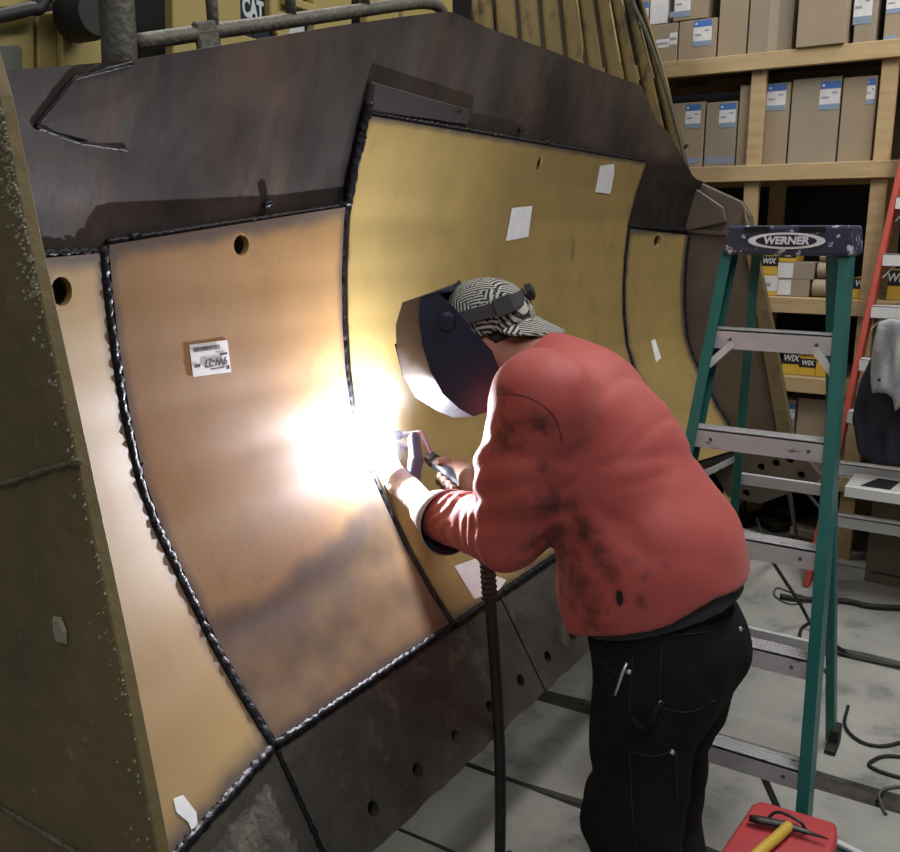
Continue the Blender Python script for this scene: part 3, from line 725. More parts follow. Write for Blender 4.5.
roll((816,262.5,836), 'kraft paper roll in the middle of the pile', zz)
zz = at_y(816,262.5,YS-0.02)[2]+0.002
roll((818,252,836), 'kraft paper roll on top of the pile', zz)
z5 = LEV[4]+0.001
carton((781, 400, 795), z5, 'narrow carton with small blue label on the lowest shelf', labels=[(788,404,794,422)])
carton((796, 402, 848), z5, 'wide plain carton on the lowest shelf behind the green ladder')
# ================================================================== green step ladder
M['green'] = material('green_fibreglass', (0.014,0.115,0.105), (0.018,0.145,0.13), 6, 0.4, c3=(0.10,0.30,0.28), s3=18, t3=(0.68,0.72), bump=0.03)
M['alu'] = material('scuffed_aluminium', (0.60,0.61,0.64), (0.50,0.51,0.54), 9, 0.45, 0.1, c3=(0.18,0.18,0.19), s3=12, t3=(0.62,0.66), bump=0.05, stretch=(1, 3, 3))
M['cap_blue'] = material('dark_blue_plastic', (0.022,0.026,0.06), (0.03,0.035,0.075), 10, 0.45, c3=(0.55,0.57,0.64), s3=26, t3=(0.57,0.60))
M['red_rail'] = material('red_fibreglass', (0.50,0.085,0.055), (0.44,0.07,0.05), 8, 0.5)
lad = thing('step_ladder', 'green fibreglass step ladder with aluminium steps standing open', 'ladder', (-0.6, 2.7, 0))
ST = 0.283
def fy(z): return 2.262 + 0.27*z                 # front plane
def hw(z): return 0.268 - 0.058*z                # half width
XC0 = -0.597
zt = 1.67
for s in (-1, 1):
    a = (XC0+s*hw(0.03), fy(0.03), 0.03); b_ = (XC0+s*hw(zt), fy(zt), zt)
    # C-shaped rail: web and two flanges
    m_ = MB(); m_.bar(a, b_, 0.008, 0.075, (0, 1, 0))
    o1 = np.array([-s*0.012, 0, 0])
    for dy in (-0.036, 0.036):
        m_.bar(np.array(a)+o1+(0, dy, 0), np.array(b_)+o1+(0, dy, 0), 0.030, 0.005, (0, 1, 0))
    m_.build('front_rail', M['green'], lad, bevel=0.0012)
    MB().bar((a[0], a[1]-0.006, 0.0), (a[0], a[1]+0.002, 0.10), 0.038, 0.084, (0, 1, 0)).build('rubber_foot', M['black'], lad, bevel=0.004)
    xr = XC0+s*0.205
    a2 = (xr, 3.07, 0.02); b2 = (XC0+s*0.115, fy(zt)+0.10, zt)
    m_ = MB(); m_.bar(a2, b2, 0.006, 0.05, (0, 1, 0)); m_.bar(np.array(a2)+(-s*0.012, -0.024, 0), np.array(b2)+(-s*0.012, -0.024, 0), 0.026, 0.005, (0, 1, 0))
    m_.build('rear_rail', M['green'], lad, bevel=0.001)
    m_ = MB(); m_.bar((xr, 3.07, 0.0), (xr, 3.065, 0.07), 0.034, 0.06, (0, 1, 0)); m_.bar((xr+0.0, 3.03, 0.0), (xr, 3.03, 0.02), 0.036, 0.09, (0, 1, 0))
    m_.build('rubber_foot', M['black'], lad, bevel=0.004)
    # spreader bars
    zs = 1.0
    pf = np.array([XC0+s*(hw(zs)-0.02), fy(zs)+0.03, zs]); t_ = (zs-0.02)/(zt-0.02)
    pr = np.array(a2)*(1-t_) + np.array(b2)*t_
    MB().bar(pf, pr, 0.004, 0.02).build('spreader', M['alu'], lad)
for i in range(1, 6):
    z = 0.033+ST*i; w = hw(z)-0.006
    m_ = MB()
    m_.box((XC0-w, fy(z)-0.033, z-0.055), (XC0+w, fy(z)-0.029, z))          # front lip
    m_.box((XC0-w, fy(z)-0.033, z-0.004), (XC0+w, fy(z)+0.040, z))          # tread
    m_.box((XC0-w, fy(z)+0.036, z-0.03), (XC0+w, fy(z)+0.040, z))
    for k in range(5): m_.box((XC0-w, fy(z)-0.028+k*0.014, z), (XC0+w, fy(z)-0.023+k*0.014, z+0.002))
    st = m_.build('step', M['alu'], lad)
    for s in (-1, 1):
        MB().lathe((XC0+s*(w-0.06), fy(z)-0.033, z-0.028), (0, -1, 0), [(0, 0.006), (0.003, 0.004)], 8).build('rivet', M['rail_grey'], st)
    if i in (5,):
        for s in (-1, 1):
            MB().bar((XC0+s*(w-0.075), fy(z)-0.02, z-0.03), (XC0+s*(w-0.005), fy(z-0.1)-0.02, z-0.105), 0.02, 0.02, (0, 1, 0)).build('brace', M['alu'], lad)
    if i == 1:
        for s in (-1, 1):
            MB().bar((XC0+s*(w-0.12), fy(z)-0.01, z-0.05), (XC0+s*(w+0.0), fy(0.1), 0.09), 0.006, 0.03, (0, 1, 0)).build('brace', M['steel_dark'], lad)
for z in (0.36, 0.93):
    t_ = (z-0.02)/(zt-0.02); yb = 3.07*(1-t_) + (fy(zt)+0.10)*t_; w = 0.205*(1-t_)+0.115*t_
    MB().bar((XC0-w, yb, z), (XC0+w, yb, z), 0.02, 0.035).build('rear_bar', M['alu'], lad)
    for s in (-1, 1):
        MB().bar((XC0+s*(w-0.10), yb, z), (XC0+s*w, yb+0.01, z-0.11), 0.004, 0.02, (0, 1, 0)).build('brace', M['rail_grey'], lad)
yc = fy(1.70)
capo = MB().prism([(XC0-0.158, yc-0.060, 1.742), (XC0+0.170, yc-0.060, 1.742), (XC0+0.180, yc-0.066, 1.660), (XC0-0.168, yc-0.066, 1.660)], (0, 0.20, 0)).build('top_cap', M['cap_blue'], lad, bevel=0.008, segs=2)
for dx in (-0.075, 0.075):
    MB().box((XC0+dx-0.035, yc-0.068, 1.727), (XC0+dx+0.035, yc-0.058, 1.738)).build('slot', M['void'], capo)
M['badge_white'] = material('bright_white_badge', (0.88,0.89,0.92), rough=0.4)
M['badge_blue'] = material('badge_blue', (0.012,0.016,0.06), rough=0.4)
def ellipse(rx, rz, cx, cy, cz, n=32): return [(cx+rx*math.cos(2*math.pi*i/n), cy, cz+rz*math.sin(2*math.pi*i/n)) for i in range(n)]
lx = XC0+0.008
MB().prism(ellipse(0.104, 0.0225, lx, yc-0.0665, 1.700), (0, -0.0025, 0)).build('badge', M['badge_white'], capo)
MB().prism(ellipse(0.082, 0.0168, lx, yc-0.069, 1.700), (0, -0.001, 0)).build('badge_field', M['badge_blue'], capo)
text_mesh('lettering', 'WERNER', 0.0285, (lx, yc-0.0705, 1.700), (1, 0, 0), (0, 0, 1), M['badge_white'], capo, xs=1.05, extrude=0.0006, shear=0.12, bold=0.0012)

# ================================================================== red ladder leaning on the shelving
rl = thing('folded_ladder', 'folded red fibreglass ladder leaning against the shelving', 'ladder', (-0.4, 4.75, 0))
M['white_alu'] = material('bright_step_aluminium', (0.75,0.76,0.78), rough=0.4, metal=0.2)
def rpt(z): return np.array([np.interp(z, [0, 2.4], [-0.770, -0.535]), np.interp(z, [0, 2.4], [4.50, 4.86]), z])
for dx, nm in ((0.0, 'rail'), (0.46, 'rail')):
    k = 0 if dx == 0 else 1
    def q(z): p = rpt(z); p = p.copy(); p[0] = p[0] if k == 0 else -0.770+0.62-(z*(0.235/2.4)) ; return p
    a, b_ = q(0.0), q(2.35)
    m_ = MB(); m_.bar(a, b_, 0.028, 0.07, (0, 1, 0)); m_.build(nm, M['red_rail'], rl, bevel=0.004)
    m_ = MB(); m_.bar(a+np.array([0.0, 0.08, 0]), b_+np.array([0.0, 0.06, 0]), 0.024, 0.05, (0, 1, 0)); m_.build('rear_rail', M['red_rail'], rl, bevel=0.003)
for i, z in enumerate((0.37, 0.62, 0.87, 1.12, 1.37, 1.61, 1.87, 2.12)):
    p = rpt(z); xr = -0.150-(z*(0.235/2.4))
    m_ = MB(); m_.box((p[0]+0.012, p[1]-0.045, z-0.045), (xr-0.012, p[1]-0.040, z+0.01)); m_.box((p[0]+0.012, p[1]-0.045, z+0.006), (xr-0.012, p[1]+0.03, z+0.01))
    st = m_.build('step', M['white_alu'], rl)
    for s, xx in ((1, p[0]+0.012), (-1, xr-0.012)):
        MB().bar((xx+s*0.005, p[1]-0.02, z-0.10), (xx+s*0.07, p[1]-0.02, z-0.02), 0.004, 0.018, (0, 1, 0)).build('brace', M['white_alu'], rl)
# ================================================================== the welder
def surface_nets(f, lo, hi, h):
    lo = np.array(lo, float); hi = np.array(hi, float)
    n = np.maximum(4, np.ceil((hi-lo)/h).astype(int)+1)
    gx, gy, gz = [lo[i] + h*np.arange(n[i]) for i in range(3)]
    X, Y, Z = np.meshgrid(gx, gy, gz, indexing='ij')
    V = f(np.stack([X, Y, Z], -1).reshape(-1, 3)).reshape(n)
    s = V < 0
    acc = np.zeros(tuple(n-1)+(3,)); cnt = np.zeros(tuple(n-1))
    sl = lambda a, b, c: V[a:n[0]-1+a, b:n[1]-1+b, c:n[2]-1+c]
    cor = {(a, b, c): sl(a, b, c) for a in (0, 1) for b in (0, 1) for c in (0, 1)}
    for k in cor:
        for ax in range(3):
            if k[ax] == 0:
                k2 = list(k); k2[ax] = 1; A, B = cor[k], cor[tuple(k2)]
                ch = (A < 0) != (B < 0); t = np.where(ch, A/np.where(ch, A-B, 1), 0)
                for d in range(3):
                    acc[..., d] += np.where(ch, k[d] + (t if d == ax else 0), 0)
                cnt += ch
    act = cnt > 0
    idx = -np.ones(act.shape, int); idx[act] = np.arange(act.sum())
    I = np.argwhere(act)
    P = lo + h*(I + acc[act]/cnt[act][:, None])
    faces = []
    for ax in range(3):
        o1, o2 = (ax+1) % 3, (ax+2) % 3
        S0 = [slice(None)]*3; S1 = [slice(None)]*3; S0[ax] = slice(0, -1); S1[ax] = slice(1, None)
        ch = s[tuple(S0)] != s[tuple(S1)]; E = np.argwhere(ch)
        E = E[(E[:, o1] > 0) & (E[:, o2] > 0) & (E[:, o1] < n[o1]-1) & (E[:, o2] < n[o2]-1)]
        q = []
        for da, db in ((-1, -1), (0, -1), (0, 0), (-1, 0)):
            c = E.copy(); c[:, o1] += da; c[:, o2] += db; q.append(idx[c[:, 0], c[:, 1], c[:, 2]])
        q = np.stack(q, 1); fl = ~s[tuple(S0)][E[:, 0], E[:, 1], E[:, 2]]
        q[fl] = q[fl][:, ::-1]; faces.append(q)
    return P, np.concatenate(faces)
def cone(a, b, ra, rb, side=None, k=1.0):
    """tapered capsule; 'k' stretches it along the unit vector 'side'"""
    a, b = np.array(a, float), np.array(b, float); sd = None if side is None else np.array(side, float)/np.linalg.norm(side)
    def f(p):
        q = p - a; d = b - a
        if sd is not None:
            q = q - np.outer((q@sd)*(1-1/k), sd); d = d - sd*(d@sd)*(1-1/k)
        t = np.clip(q@d/(d@d+1e-12), 0, 1)
        return np.linalg.norm(q - t[:, None]*d, axis=1) - (ra + (rb-ra)*t)
    return f
def ball(c, r, axes=None):
    c = np.array(c, float)
    def f(p):
        q = p - c
        if axes is not None:
            q = np.stack([q@np.array(ax)/s for ax, s in axes], 1); return (np.linalg.norm(q, axis=1)-1)*min(s for _, s in axes)
        return np.linalg.norm(q, axis=1) - r
    return f
def blend(fs, k):
    def f(p):
        d = fs[0](p)
        for g_ in fs[1:]:
            e = g_(p); h_ = np.clip(0.5+0.5*(e-d)/k, 0, 1); d = e*(1-h_) + d*h_ - k*h_*(1-h_)
        return d
    return f
def sdf_mesh(name, f, lo, hi, h, mat, parent, relax=2, attrs=None):
    P, Fq = surface_nets(f, lo, hi, h)
    # relax, then pull back on the surface
    for _ in range(relax):
        acc = np.zeros_like(P); cn = np.zeros(len(P))
        for a, b_ in ((0, 1), (1, 2), (2, 3), (3, 0)):
            np.add.at(acc, Fq[:, a], P[Fq[:, b_]]); np.add.at(cn, Fq[:, a], 1)
            np.add.at(acc, Fq[:, b_], P[Fq[:, a]]); np.add.at(cn, Fq[:, b_], 1)
        P = 0.5*P + 0.5*acc/cn[:, None]
    return mk(name, P, Fq, mat, parent, smooth=True, fix=False, attrs={k: g_(P) for k, g_ in (attrs or {}).items()})

MY = 1.76
def pt(x, y, Y): return at_y(x, y, Y)
person = thing('person', 'person in red sweatshirt and black work trousers bending over to weld', 'person', (-0.6, MY, 0))
# joints
pelvis = pt(668, 640, MY); waist = pt(648, 558, MY); chest = pt(602, 462, MY); upper = pt(572, 408, MY)
neck0 = pt(548, 366, MY); headc = pt(486, 346, MY)
shL = pt(543, 400, 1.56); elL = pt(510, 531, 1.58); wrL = pt(434, 514, 1.72)
shR = np.array([shL[0]-0.11, 1.94, shL[2]-0.03]); elR = np.array([elL[0]-0.02, 2.02, elL[2]-0.01]); wrR = pt(478, 490, 1.90)
ax_t = (neck0-pelvis)/np.linalg.norm(neck0-pelvis)          # along the spine
SIDE = np.array([0, 1.0, 0]); BACKV = np.cross(ax_t, SIDE); BACKV /= np.linalg.norm(BACKV)
if BACKV[0] < 0: BACKV = -BACKV
hipL = pelvis + np.array([0.0, -0.095, -0.06]); hipR = pelvis + np.array([0.02, 0.10, -0.06])
kneeL = np.array([hipL[0]-0.018, hipL[1]-0.02, 0.50]); kneeR = np.array([hipR[0]-0.06, hipR[1]+0.0, 0.50])
ankL = np.array([kneeL[0]+0.10, kneeL[1]-0.01, 0.10]); ankR = np.array([kneeR[0]+0.09, kneeR[1]-0.02, 0.10])
fwd_h = np.array([-0.86, -0.40, -0.33]); fwd_h /= np.linalg.norm(fwd_h)
up_h = np.array([0, 0, 1.0]) - fwd_h*fwd_h[2]; up_h /= np.linalg.norm(up_h); lf_h = np.cross(up_h, fwd_h)   # lf_h points to the person's left
def hp(f_, u_, l_): return headc + fwd_h*f_ + up_h*u_ + lf_h*l_

def torso_parts(g_):
    return [cone(pelvis, waist, 0.150+g_, 0.150+g_, SIDE, 1.10), cone(waist, chest, 0.150+g_, 0.150+g_, SIDE, 1.08),
            cone(chest, upper, 0.148+g_, 0.120+g_, SIDE, 1.20), cone(upper, neck0, 0.112+g_, 0.062+g_, SIDE, 1.25),
            cone(chest+BACKV*0.012, waist+BACKV*0.035, 0.128+g_, 0.130+g_, SIDE, 1.12), cone(waist+BACKV*0.035, pelvis+BACKV*0.035+ax_t*0.04, 0.130+g_, 0.130+g_, SIDE, 1.15),
            cone(upper+np.array([0.03, -0.06, 0.0]), shL, 0.11+g_, 0.086+g_), cone(upper+np.array([0, 0.05, 0]), shR, 0.10+g_, 0.078+g_)]
def arms(g_):
    mL = shL*0.5+elL*0.5; mR = shR*0.5+elR*0.5
    return [cone(shL, mL, 0.092+g_, 0.090+g_), cone(mL, elL, 0.090+g_, 0.070+g_), cone(elL, wrL, 0.070+g_, 0.048+g_),
            cone(shR, mR, 0.083+g_, 0.074+g_), cone(mR, elR, 0.074+g_, 0.062+g_), cone(elR, wrR, 0.062+g_, 0.040+g_)]
def legs(g_):
    return [cone(hipL, kneeL, 0.108+g_, 0.080+g_), cone(kneeL, ankL, 0.080+g_, 0.058+g_),
            cone(hipR, kneeR, 0.108+g_, 0.080+g_), cone(kneeR, ankR, 0.080+g_, 0.058+g_)]
M['skin'] = material('skin', (0.55,0.26,0.19), (0.48,0.21,0.15), 9, 0.55)
M['hair'] = material('short_dark_hair', (0.02,0.015,0.012), rough=0.7)
head_parts = [ball(headc, 0, [(fwd_h, 0.100), (up_h, 0.118), (lf_h, 0.078)]), ball(hp(0.03, -0.06, 0), 0.068), cone(hp(-0.035, -0.05, 0), neck0+np.array([0.02, 0, 0.0]), 0.060, 0.066),
              cone(hp(0.098, 0.005, 0), hp(0.112, -0.028, 0), 0.008, 0.013), ball(hp(-0.005, -0.01, 0.078), 0, [(fwd_h, 0.018), (up_h, 0.030), (lf_h, 0.010)]), ball(hp(-0.005, -0.01, -0.078), 0, [(fwd_h, 0.018), (up_h, 0.030), (lf_h, 0.010)]),
              ball(hp(0.090, -0.055, 0), 0, [(fwd_h, 0.012), (up_h, 0.010), (lf_h, 0.026)])]
body_f = blend(torso_parts(-0.022) + arms(-0.022) + legs(-0.022), 0.02)
head_f = blend(head_parts, 0.018)
bf = lambda p: np.minimum(blend([body_f, head_f], 0.02)(p), 1e9)
sdf_mesh('body', bf, (-1.30, 1.35, 0.03), (-0.25, 2.15, 1.75), 0.012, M['skin'], person, 1)

# ---- red sweatshirt
def tri(p, s): return np.sin(p[:, 0]*s[0]+s[3])*np.sin(p[:, 1]*s[1]+s[4])*np.sin(p[:, 2]*s[2]+s[5])
hem_n = np.array([0.42, 0.0, -0.91]); hem_n /= np.linalg.norm(hem_n)
HEM0 = pt(672, 622, MY-0.18)
SH = blend(torso_parts(0.006) + [cone(pelvis+ax_t*0.02, waist, 0.168, 0.150, SIDE, 1.18), cone(pt(604, 622, MY-0.05), pt(592, 590, MY-0.05), 0.050, 0.055, SIDE, 1.6)], 0.075)
AR = blend(arms(0.010), 0.03)
def folds(p):
    q = p - elL; r = np.linalg.norm(q, axis=1); dfa = (wrL-elL)/np.linalg.norm(wrL-elL); t = q@dfa
    near = np.exp(-(r/0.11)**2)
    w = 0.0075*near*np.sin(t*95 + 14*p[:, 2] + 3*np.sin(p[:, 0]*30))
    dua = (elL-shL)/np.linalg.norm(elL-shL); tu = (p-shL)@dua
    w += 0.0090*np.exp(-((tu-0.17)/0.12)**2)*np.exp(-(np.linalg.norm(p-shL-np.outer(tu, dua), axis=1)/0.105)**6)*np.sin(tu*110 + 60*p[:, 0] + 2*np.sin(p[:, 1]*40))
    # sleeve rings toward the cuff
    w += 0.0045*np.exp(-((t-0.20)/0.07)**2)*(np.linalg.norm(q-np.outer(t, dfa), axis=1) < 0.11)*np.sin(t*150+6*np.sin(p[:, 2]*40))
    # long drags from armpit to hip: narrow creases
    a = (p-chest)@ax_t; b_ = (p-chest)@BACKV
    def crease(ph, amp): return amp*(1-np.abs(np.sin(ph)))**2.5
    w += crease(a*10 + b_*8 + 1.1*np.sin(p[:, 1]*6) + 0.5, 0.0018)*np.exp(-((a+0.20)/0.16)**2)*(0.5+0.5*np.sin(b_*14+1))
    w += crease(a*9 - b_*12 + 0.9*np.sin(p[:, 1]*8+1) + 1.7, 0.004)*np.exp(-((a+0.02)/0.14)**2)
    ap = pt(566, 478, 1.52); qa = p - ap; ra = np.hypot(qa@ax_t, qa@BACKV); th_ = np.arctan2(qa@ax_t, qa@BACKV)
    w += crease(2.6*th_ + 0.55*np.sin(ra*14) + 0.4*np.sin(p[:, 1]*11) + 0.35, 0.0085)*np.exp(-((ra-0.20)/0.13)**2)*(0.35+0.65*(0.5+0.5*np.sin(th_*4.1+2.2)))
    w += crease(4.4*th_ + 0.9*np.sin(ra*23+1.0), 0.0045)*np.exp(-((ra-0.13)/0.08)**2)
    w += 0.0020*tri(p, (38, 41, 35, 0.3, 1.1, 2.0))
    return w
def shirt_f(p):
    d = blend([SH, AR], 0.030)(p) + folds(p)
    d = np.maximum(d, (p-HEM0)@hem_n - 0.0 + 0.006*np.sin((p[:, 1])*25 + p[:, 0]*18))
    dl = (wrL-elL)/np.linalg.norm(wrL-elL); d = np.maximum(d, np.where(np.linalg.norm(p-wrL, axis=1) < 0.2, (p-wrL)@dl, -1))
    dr = (wrR-elR)/np.linalg.norm(wrR-elR); d = np.maximum(d, np.where(np.linalg.norm(p-wrR, axis=1) < 0.12, (p-wrR)@dr, -1))
    nk = (headc-neck0)/np.linalg.norm(headc-neck0); d = np.maximum(d, np.where(np.linalg.norm(p-neck0, axis=1) < 0.13, (p-neck0)@nk - 0.018, -1))
    return d
def on_surf(f, p, d, n=40, step=0.004):
    p = np.array(p, float); d = np.array(d)/np.linalg.norm(d)
    for _ in range(120):
        v = f(p[None])[0]
        if abs(v) < 5e-4: break
        p = p + d*max(min(v, 0.03), -0.03)
    return p
def on_px(x, y): return on_surf(shirt_f, EYE + ray(x, y)*1.40, ray(x, y))
STAINS = [(on_px(*q), r) for q, r in [((505,437),0.026),((512,428),0.018),((535,421),0.018),((502,392),0.016),((560,545),0.040),((598,555),0.026),((575,585),0.040),((620,598),0.014),
          ((640,600),0.012),((590,612),0.034),((665,565),0.010),((552,505),0.022),((610,570),0.018),((585,535),0.026),((628,560),0.012),((648,575),0.010),((545,470),0.012)]]
def stain(P):
    s = np.zeros(len(P))
    for c, r in STAINS: s = np.maximum(s, 0.62*np.exp(-(np.hypot(P[:, 0]-c[0], P[:, 2]-c[2])/(r*1.7))**2)*(P[:, 1] < MY))
    return s
M['red_cloth'] = material('red_sweat_cloth', (0.45,0.080,0.070), (0.39,0.066,0.058), 7, 0.62, soot=(0.035,0.016,0.015), sn=(34.0, 1.25), bump=0.08, bscale=220, sheen=0.10, spec=0.38)
shirt = sdf_mesh('sweatshirt', shirt_f, (-1.28, 1.33, 0.78), (-0.22, 2.15, 1.66), 0.0085, M['red_cloth'], person, 2, {'soot': stain})
shirt['label'] = 'red long-sleeved sweatshirt stained with grime'
# shoulder seam
seam_px = [(497,394),(515,394),(530,398),(545,407),(556,420),(562,440)]
sp = [on_surf(shirt_f, EYE + ray(x, y)*1.45, ray(x, y)) for x, y in seam_px]
M['red_seam'] = material('red_seam_thread', (0.16,0.025,0.025), rough=0.9)
MB().tube(smooth_path(sp, 5), 0.0014, 6).build('shoulder_seam', M['red_seam'], shirt)
# burnt hole with a tag, on the side
hb = [on_surf(shirt_f, EYE + ray(x, y)*1.45, ray(x, y)) for x, y in [(617,590),(622,592),(623,602),(619,606),(616,598)]]
MB().prism([q-ray(620,597)*0.004 for q in hb], ray(620,597)*0.003).build('burn_hole', M['void'], shirt)
# grey undershirt hem
M['grey_cloth'] = material('dark_grey_cloth', (0.04,0.04,0.04), (0.028,0.028,0.03), 10, 0.9)
def under_f(p):
    d = blend(torso_parts(0.003) + [cone(pelvis+ax_t*0.02, waist, 0.163, 0.145, SIDE, 1.18)], 0.05)(p)
    h = (p-HEM0)@hem_n; return np.maximum(np.maximum(d, h-0.026-0.10*(p[:, 0]-HEM0[0])), -h-0.06)
sdf_mesh('undershirt_hem', under_f, (-0.95, 1.40, 0.72), (-0.25, 2.05, 1.2), 0.0085, M['grey_cloth'], person, 2)
# ---- black work trousers
M['denim'] = material('black_duck_canvas', (0.008,0.008,0.010), (0.013,0.013,0.015), 8, 0.9, bump=0.15, bscale=180, spec=0.12)
M['thread'] = material('black_thread', (0.024,0.024,0.027), rough=0.8)
LG = blend(legs(0.014) + [cone(pelvis+np.array([0.01, 0, -0.02]), pelvis+ax_t*0.10, 0.142, 0.145, SIDE, 1.22), ball(pelvis+np.array([0.016, -0.07, 0.02]), 0.106), ball(pelvis+np.array([0.016, 0.07, 0.02]), 0.106)], 0.06)
def trou_f(p):
    w = 0.0035*(1-np.abs(np.sin(p[:, 2]*15 + p[:, 0]*24 + 1.3*np.sin(p[:, 1]*12))))**2 + 0.004*np.sin(p[:, 2]*30 + p[:, 0]*22 + 2*np.sin(p[:, 1]*14)) + 0.003*np.sin(p[:, 2]*70+3*np.sin(p[:, 0]*25))*np.exp(-((p[:, 2]-0.5)/0.15)**2) + 0.006*np.exp(-((p[:, 2]-0.13)/0.09)**2)*np.sin(p[:, 2]*110+p[:, 1]*20)
    d = LG(p) + w
    h = (p-HEM0)@hem_n
    return np.maximum(np.maximum(d, -h-0.05), 0.075-p[:, 2])
trou = sdf_mesh('work_trousers', trou_f, (-0.98, 1.38, 0.06), (-0.22, 2.08, 1.14), 0.009, M['denim'], person, 2)
trou['label'] = 'black canvas carpenter trousers'
def on_tr(x, y, lift_=0.002):
    r = ray(x, y); p = on_surf(trou_f, EYE + r*1.35, r); return p - r*lift_
def stitch(px, name='stitching', r=0.0009): MB().tube(smooth_path([on_tr(x, y) for x, y in px], 5), r, 5).build(name, M['thread'], trou)
stitch([(633,655),(630,700),(630,760),(633,820),(636,850)])
stitch([(662,645),(660,680),(660,700)]); stitch([(662,708),(690,712),(715,700)]); stitch([(672,636),(705,632),(740,628)])
stitch([(632,752),(655,756),(674,750)]); stitch([(676,752),(678,800),(684,840)]); stitch([(600,660),(612,672),(625,676)])
M['rivet'] = material('steel_rivet', (0.6,0.6,0.62), rough=0.3, metal=0.9)
for x, y in [(740,629),(661,703),(672,752),(629,672)]:
    q = on_tr(x, y, 0.0); MB().lathe(q, -ray(x, y), [(0, 0.0055), (0.003, 0.0045), (0.004, 0.002)], 10).build('rivet', M['rivet'], trou)
lp = [on_tr(x, y, 0.006+0.012*k) for x, y, k in [(633,718,0),(642,728,1),(652,722,2),(657,710,1),(662,704,0)]]
MB().tube(smooth_path(lp, 5), 0.010, 8, flat=0.3).build('hammer_loop', M['denim'], trou, smooth=True)
q = [on_tr(x, y, 0.004) for x, y in [(627,663),(622,675),(615,695)]]
MB().tube(q, 0.0035, 8).build('zip_pull', M['rivet'], trou, smooth=True)
# boots
M['boot'] = material('brown_work_boot', (0.06,0.035,0.02), rough=0.7)
for a in (ankL, ankR):
    f_ = blend([cone(a+np.array([0.02, 0, 0.06]), a+np.array([0.02, 0, -0.03]), 0.06, 0.055), cone(a+np.array([0.03, 0, -0.055]), a+np.array([-0.16, -0.01, -0.062]), 0.045, 0.042, SIDE, 1.1)], 0.03)
    bt = sdf_mesh('boot', lambda p, f_=f_: np.maximum(f_(p), 0.012-p[:, 2]), tuple(a-np.array([0.26, 0.1, 0.1])), tuple(a+np.array([0.12, 0.1, 0.16])), 0.009, M['boot'], person, 2)
    n = 20; ol = [(a[0]-0.065+0.115*math.cos(t)*(1.0), a[1]+0.048*math.sin(t), 0.0) for t in np.linspace(0, 2*math.pi, n, endpoint=False)]
    MB().prism(ol, (0, 0, 0.02)).build('sole', M['black'], bt)
# ---- cap, hair
M['cap'] = bpy.data.materials.new('striped_cap_cloth'); M['cap'].use_nodes = True
def cap_nodes():
    nt = M['cap'].node_tree; b = nt.nodes['Principled BSDF']; b.inputs['Roughness'].default_value = 0.9
    tc = nn(nt, 'ShaderNodeTexCoord')
    def wave(rot, sc):
        mp = nn(nt, 'ShaderNodeMapping'); mp.inputs['Rotation'].default_value = rot
        nt.links.new(tc.outputs['Object'], mp.inputs[0])
        w = nn(nt, 'ShaderNodeTexWave', wave_type='BANDS', bands_direction='X'); w.inputs['Scale'].default_value = sc; w.inputs['Distortion'].default_value = 0.6
        w.inputs['Detail'].default_value = 1.0; nt.links.new(mp.outputs[0], w.inputs[0]); return w.outputs[0]
    w1, w2 = wave((0, 0.5, 0.3), 46), wave((0, -0.8, 0.8), 46)
    v = nn(nt, 'ShaderNodeTexVoronoi'); v.inputs['Scale'].default_value = 30; nt.links.new(tc.outputs['Object'], v.inputs['Vector'])
    sp_ = nn(nt, 'ShaderNodeSeparateColor'); nt.links.new(v.outputs['Color'], sp_.inputs[0])
    g_ = nn(nt, 'ShaderNodeMath', operation='GREATER_THAN'); g_.inputs[1].default_value = 0.5; nt.links.new(sp_.outputs[0], g_.inputs[0])
    mx = nn(nt, 'ShaderNodeMix', data_type='FLOAT'); nt.links.new(g_.outputs[0], mx.inputs[0]); nt.links.new(w1, mx.inputs[2]); nt.links.new(w2, mx.inputs[3])
    r = nn(nt, 'ShaderNodeValToRGB'); r.color_ramp.interpolation = 'CONSTANT'; r.color_ramp.elements[0].color = (0.02, 0.022, 0.024, 1)
    r.color_ramp.elements[1].position = 0.5; r.color_ramp.elements[1].color = (0.46, 0.45, 0.40, 1)
    nt.links.new(mx.outputs[0], r.inputs[0]); nt.links.new(r.outputs[0], b.inputs['Base Color'])
cap_nodes()
capc = hp(-0.012, 0.040, 0)
def cap_f(p):
    d = ball(capc, 0, [(fwd_h, 0.118), (up_h, 0.112), (lf_h, 0.092)])(p)
    ui = (p-capc)@up_h; fi = (p-capc)@fwd_h
    d = np.abs(d + 0.004) - 0.004
    return np.maximum(d, -(ui + 0.012 + 0.25*(fi)*0.0 ))
cap = sdf_mesh('welding_cap', cap_f, tuple(capc-0.16), tuple(capc+0.16), 0.006, M['cap'], person, 2)
cap['label'] = 'black and cream striped welding cap worn backwards'
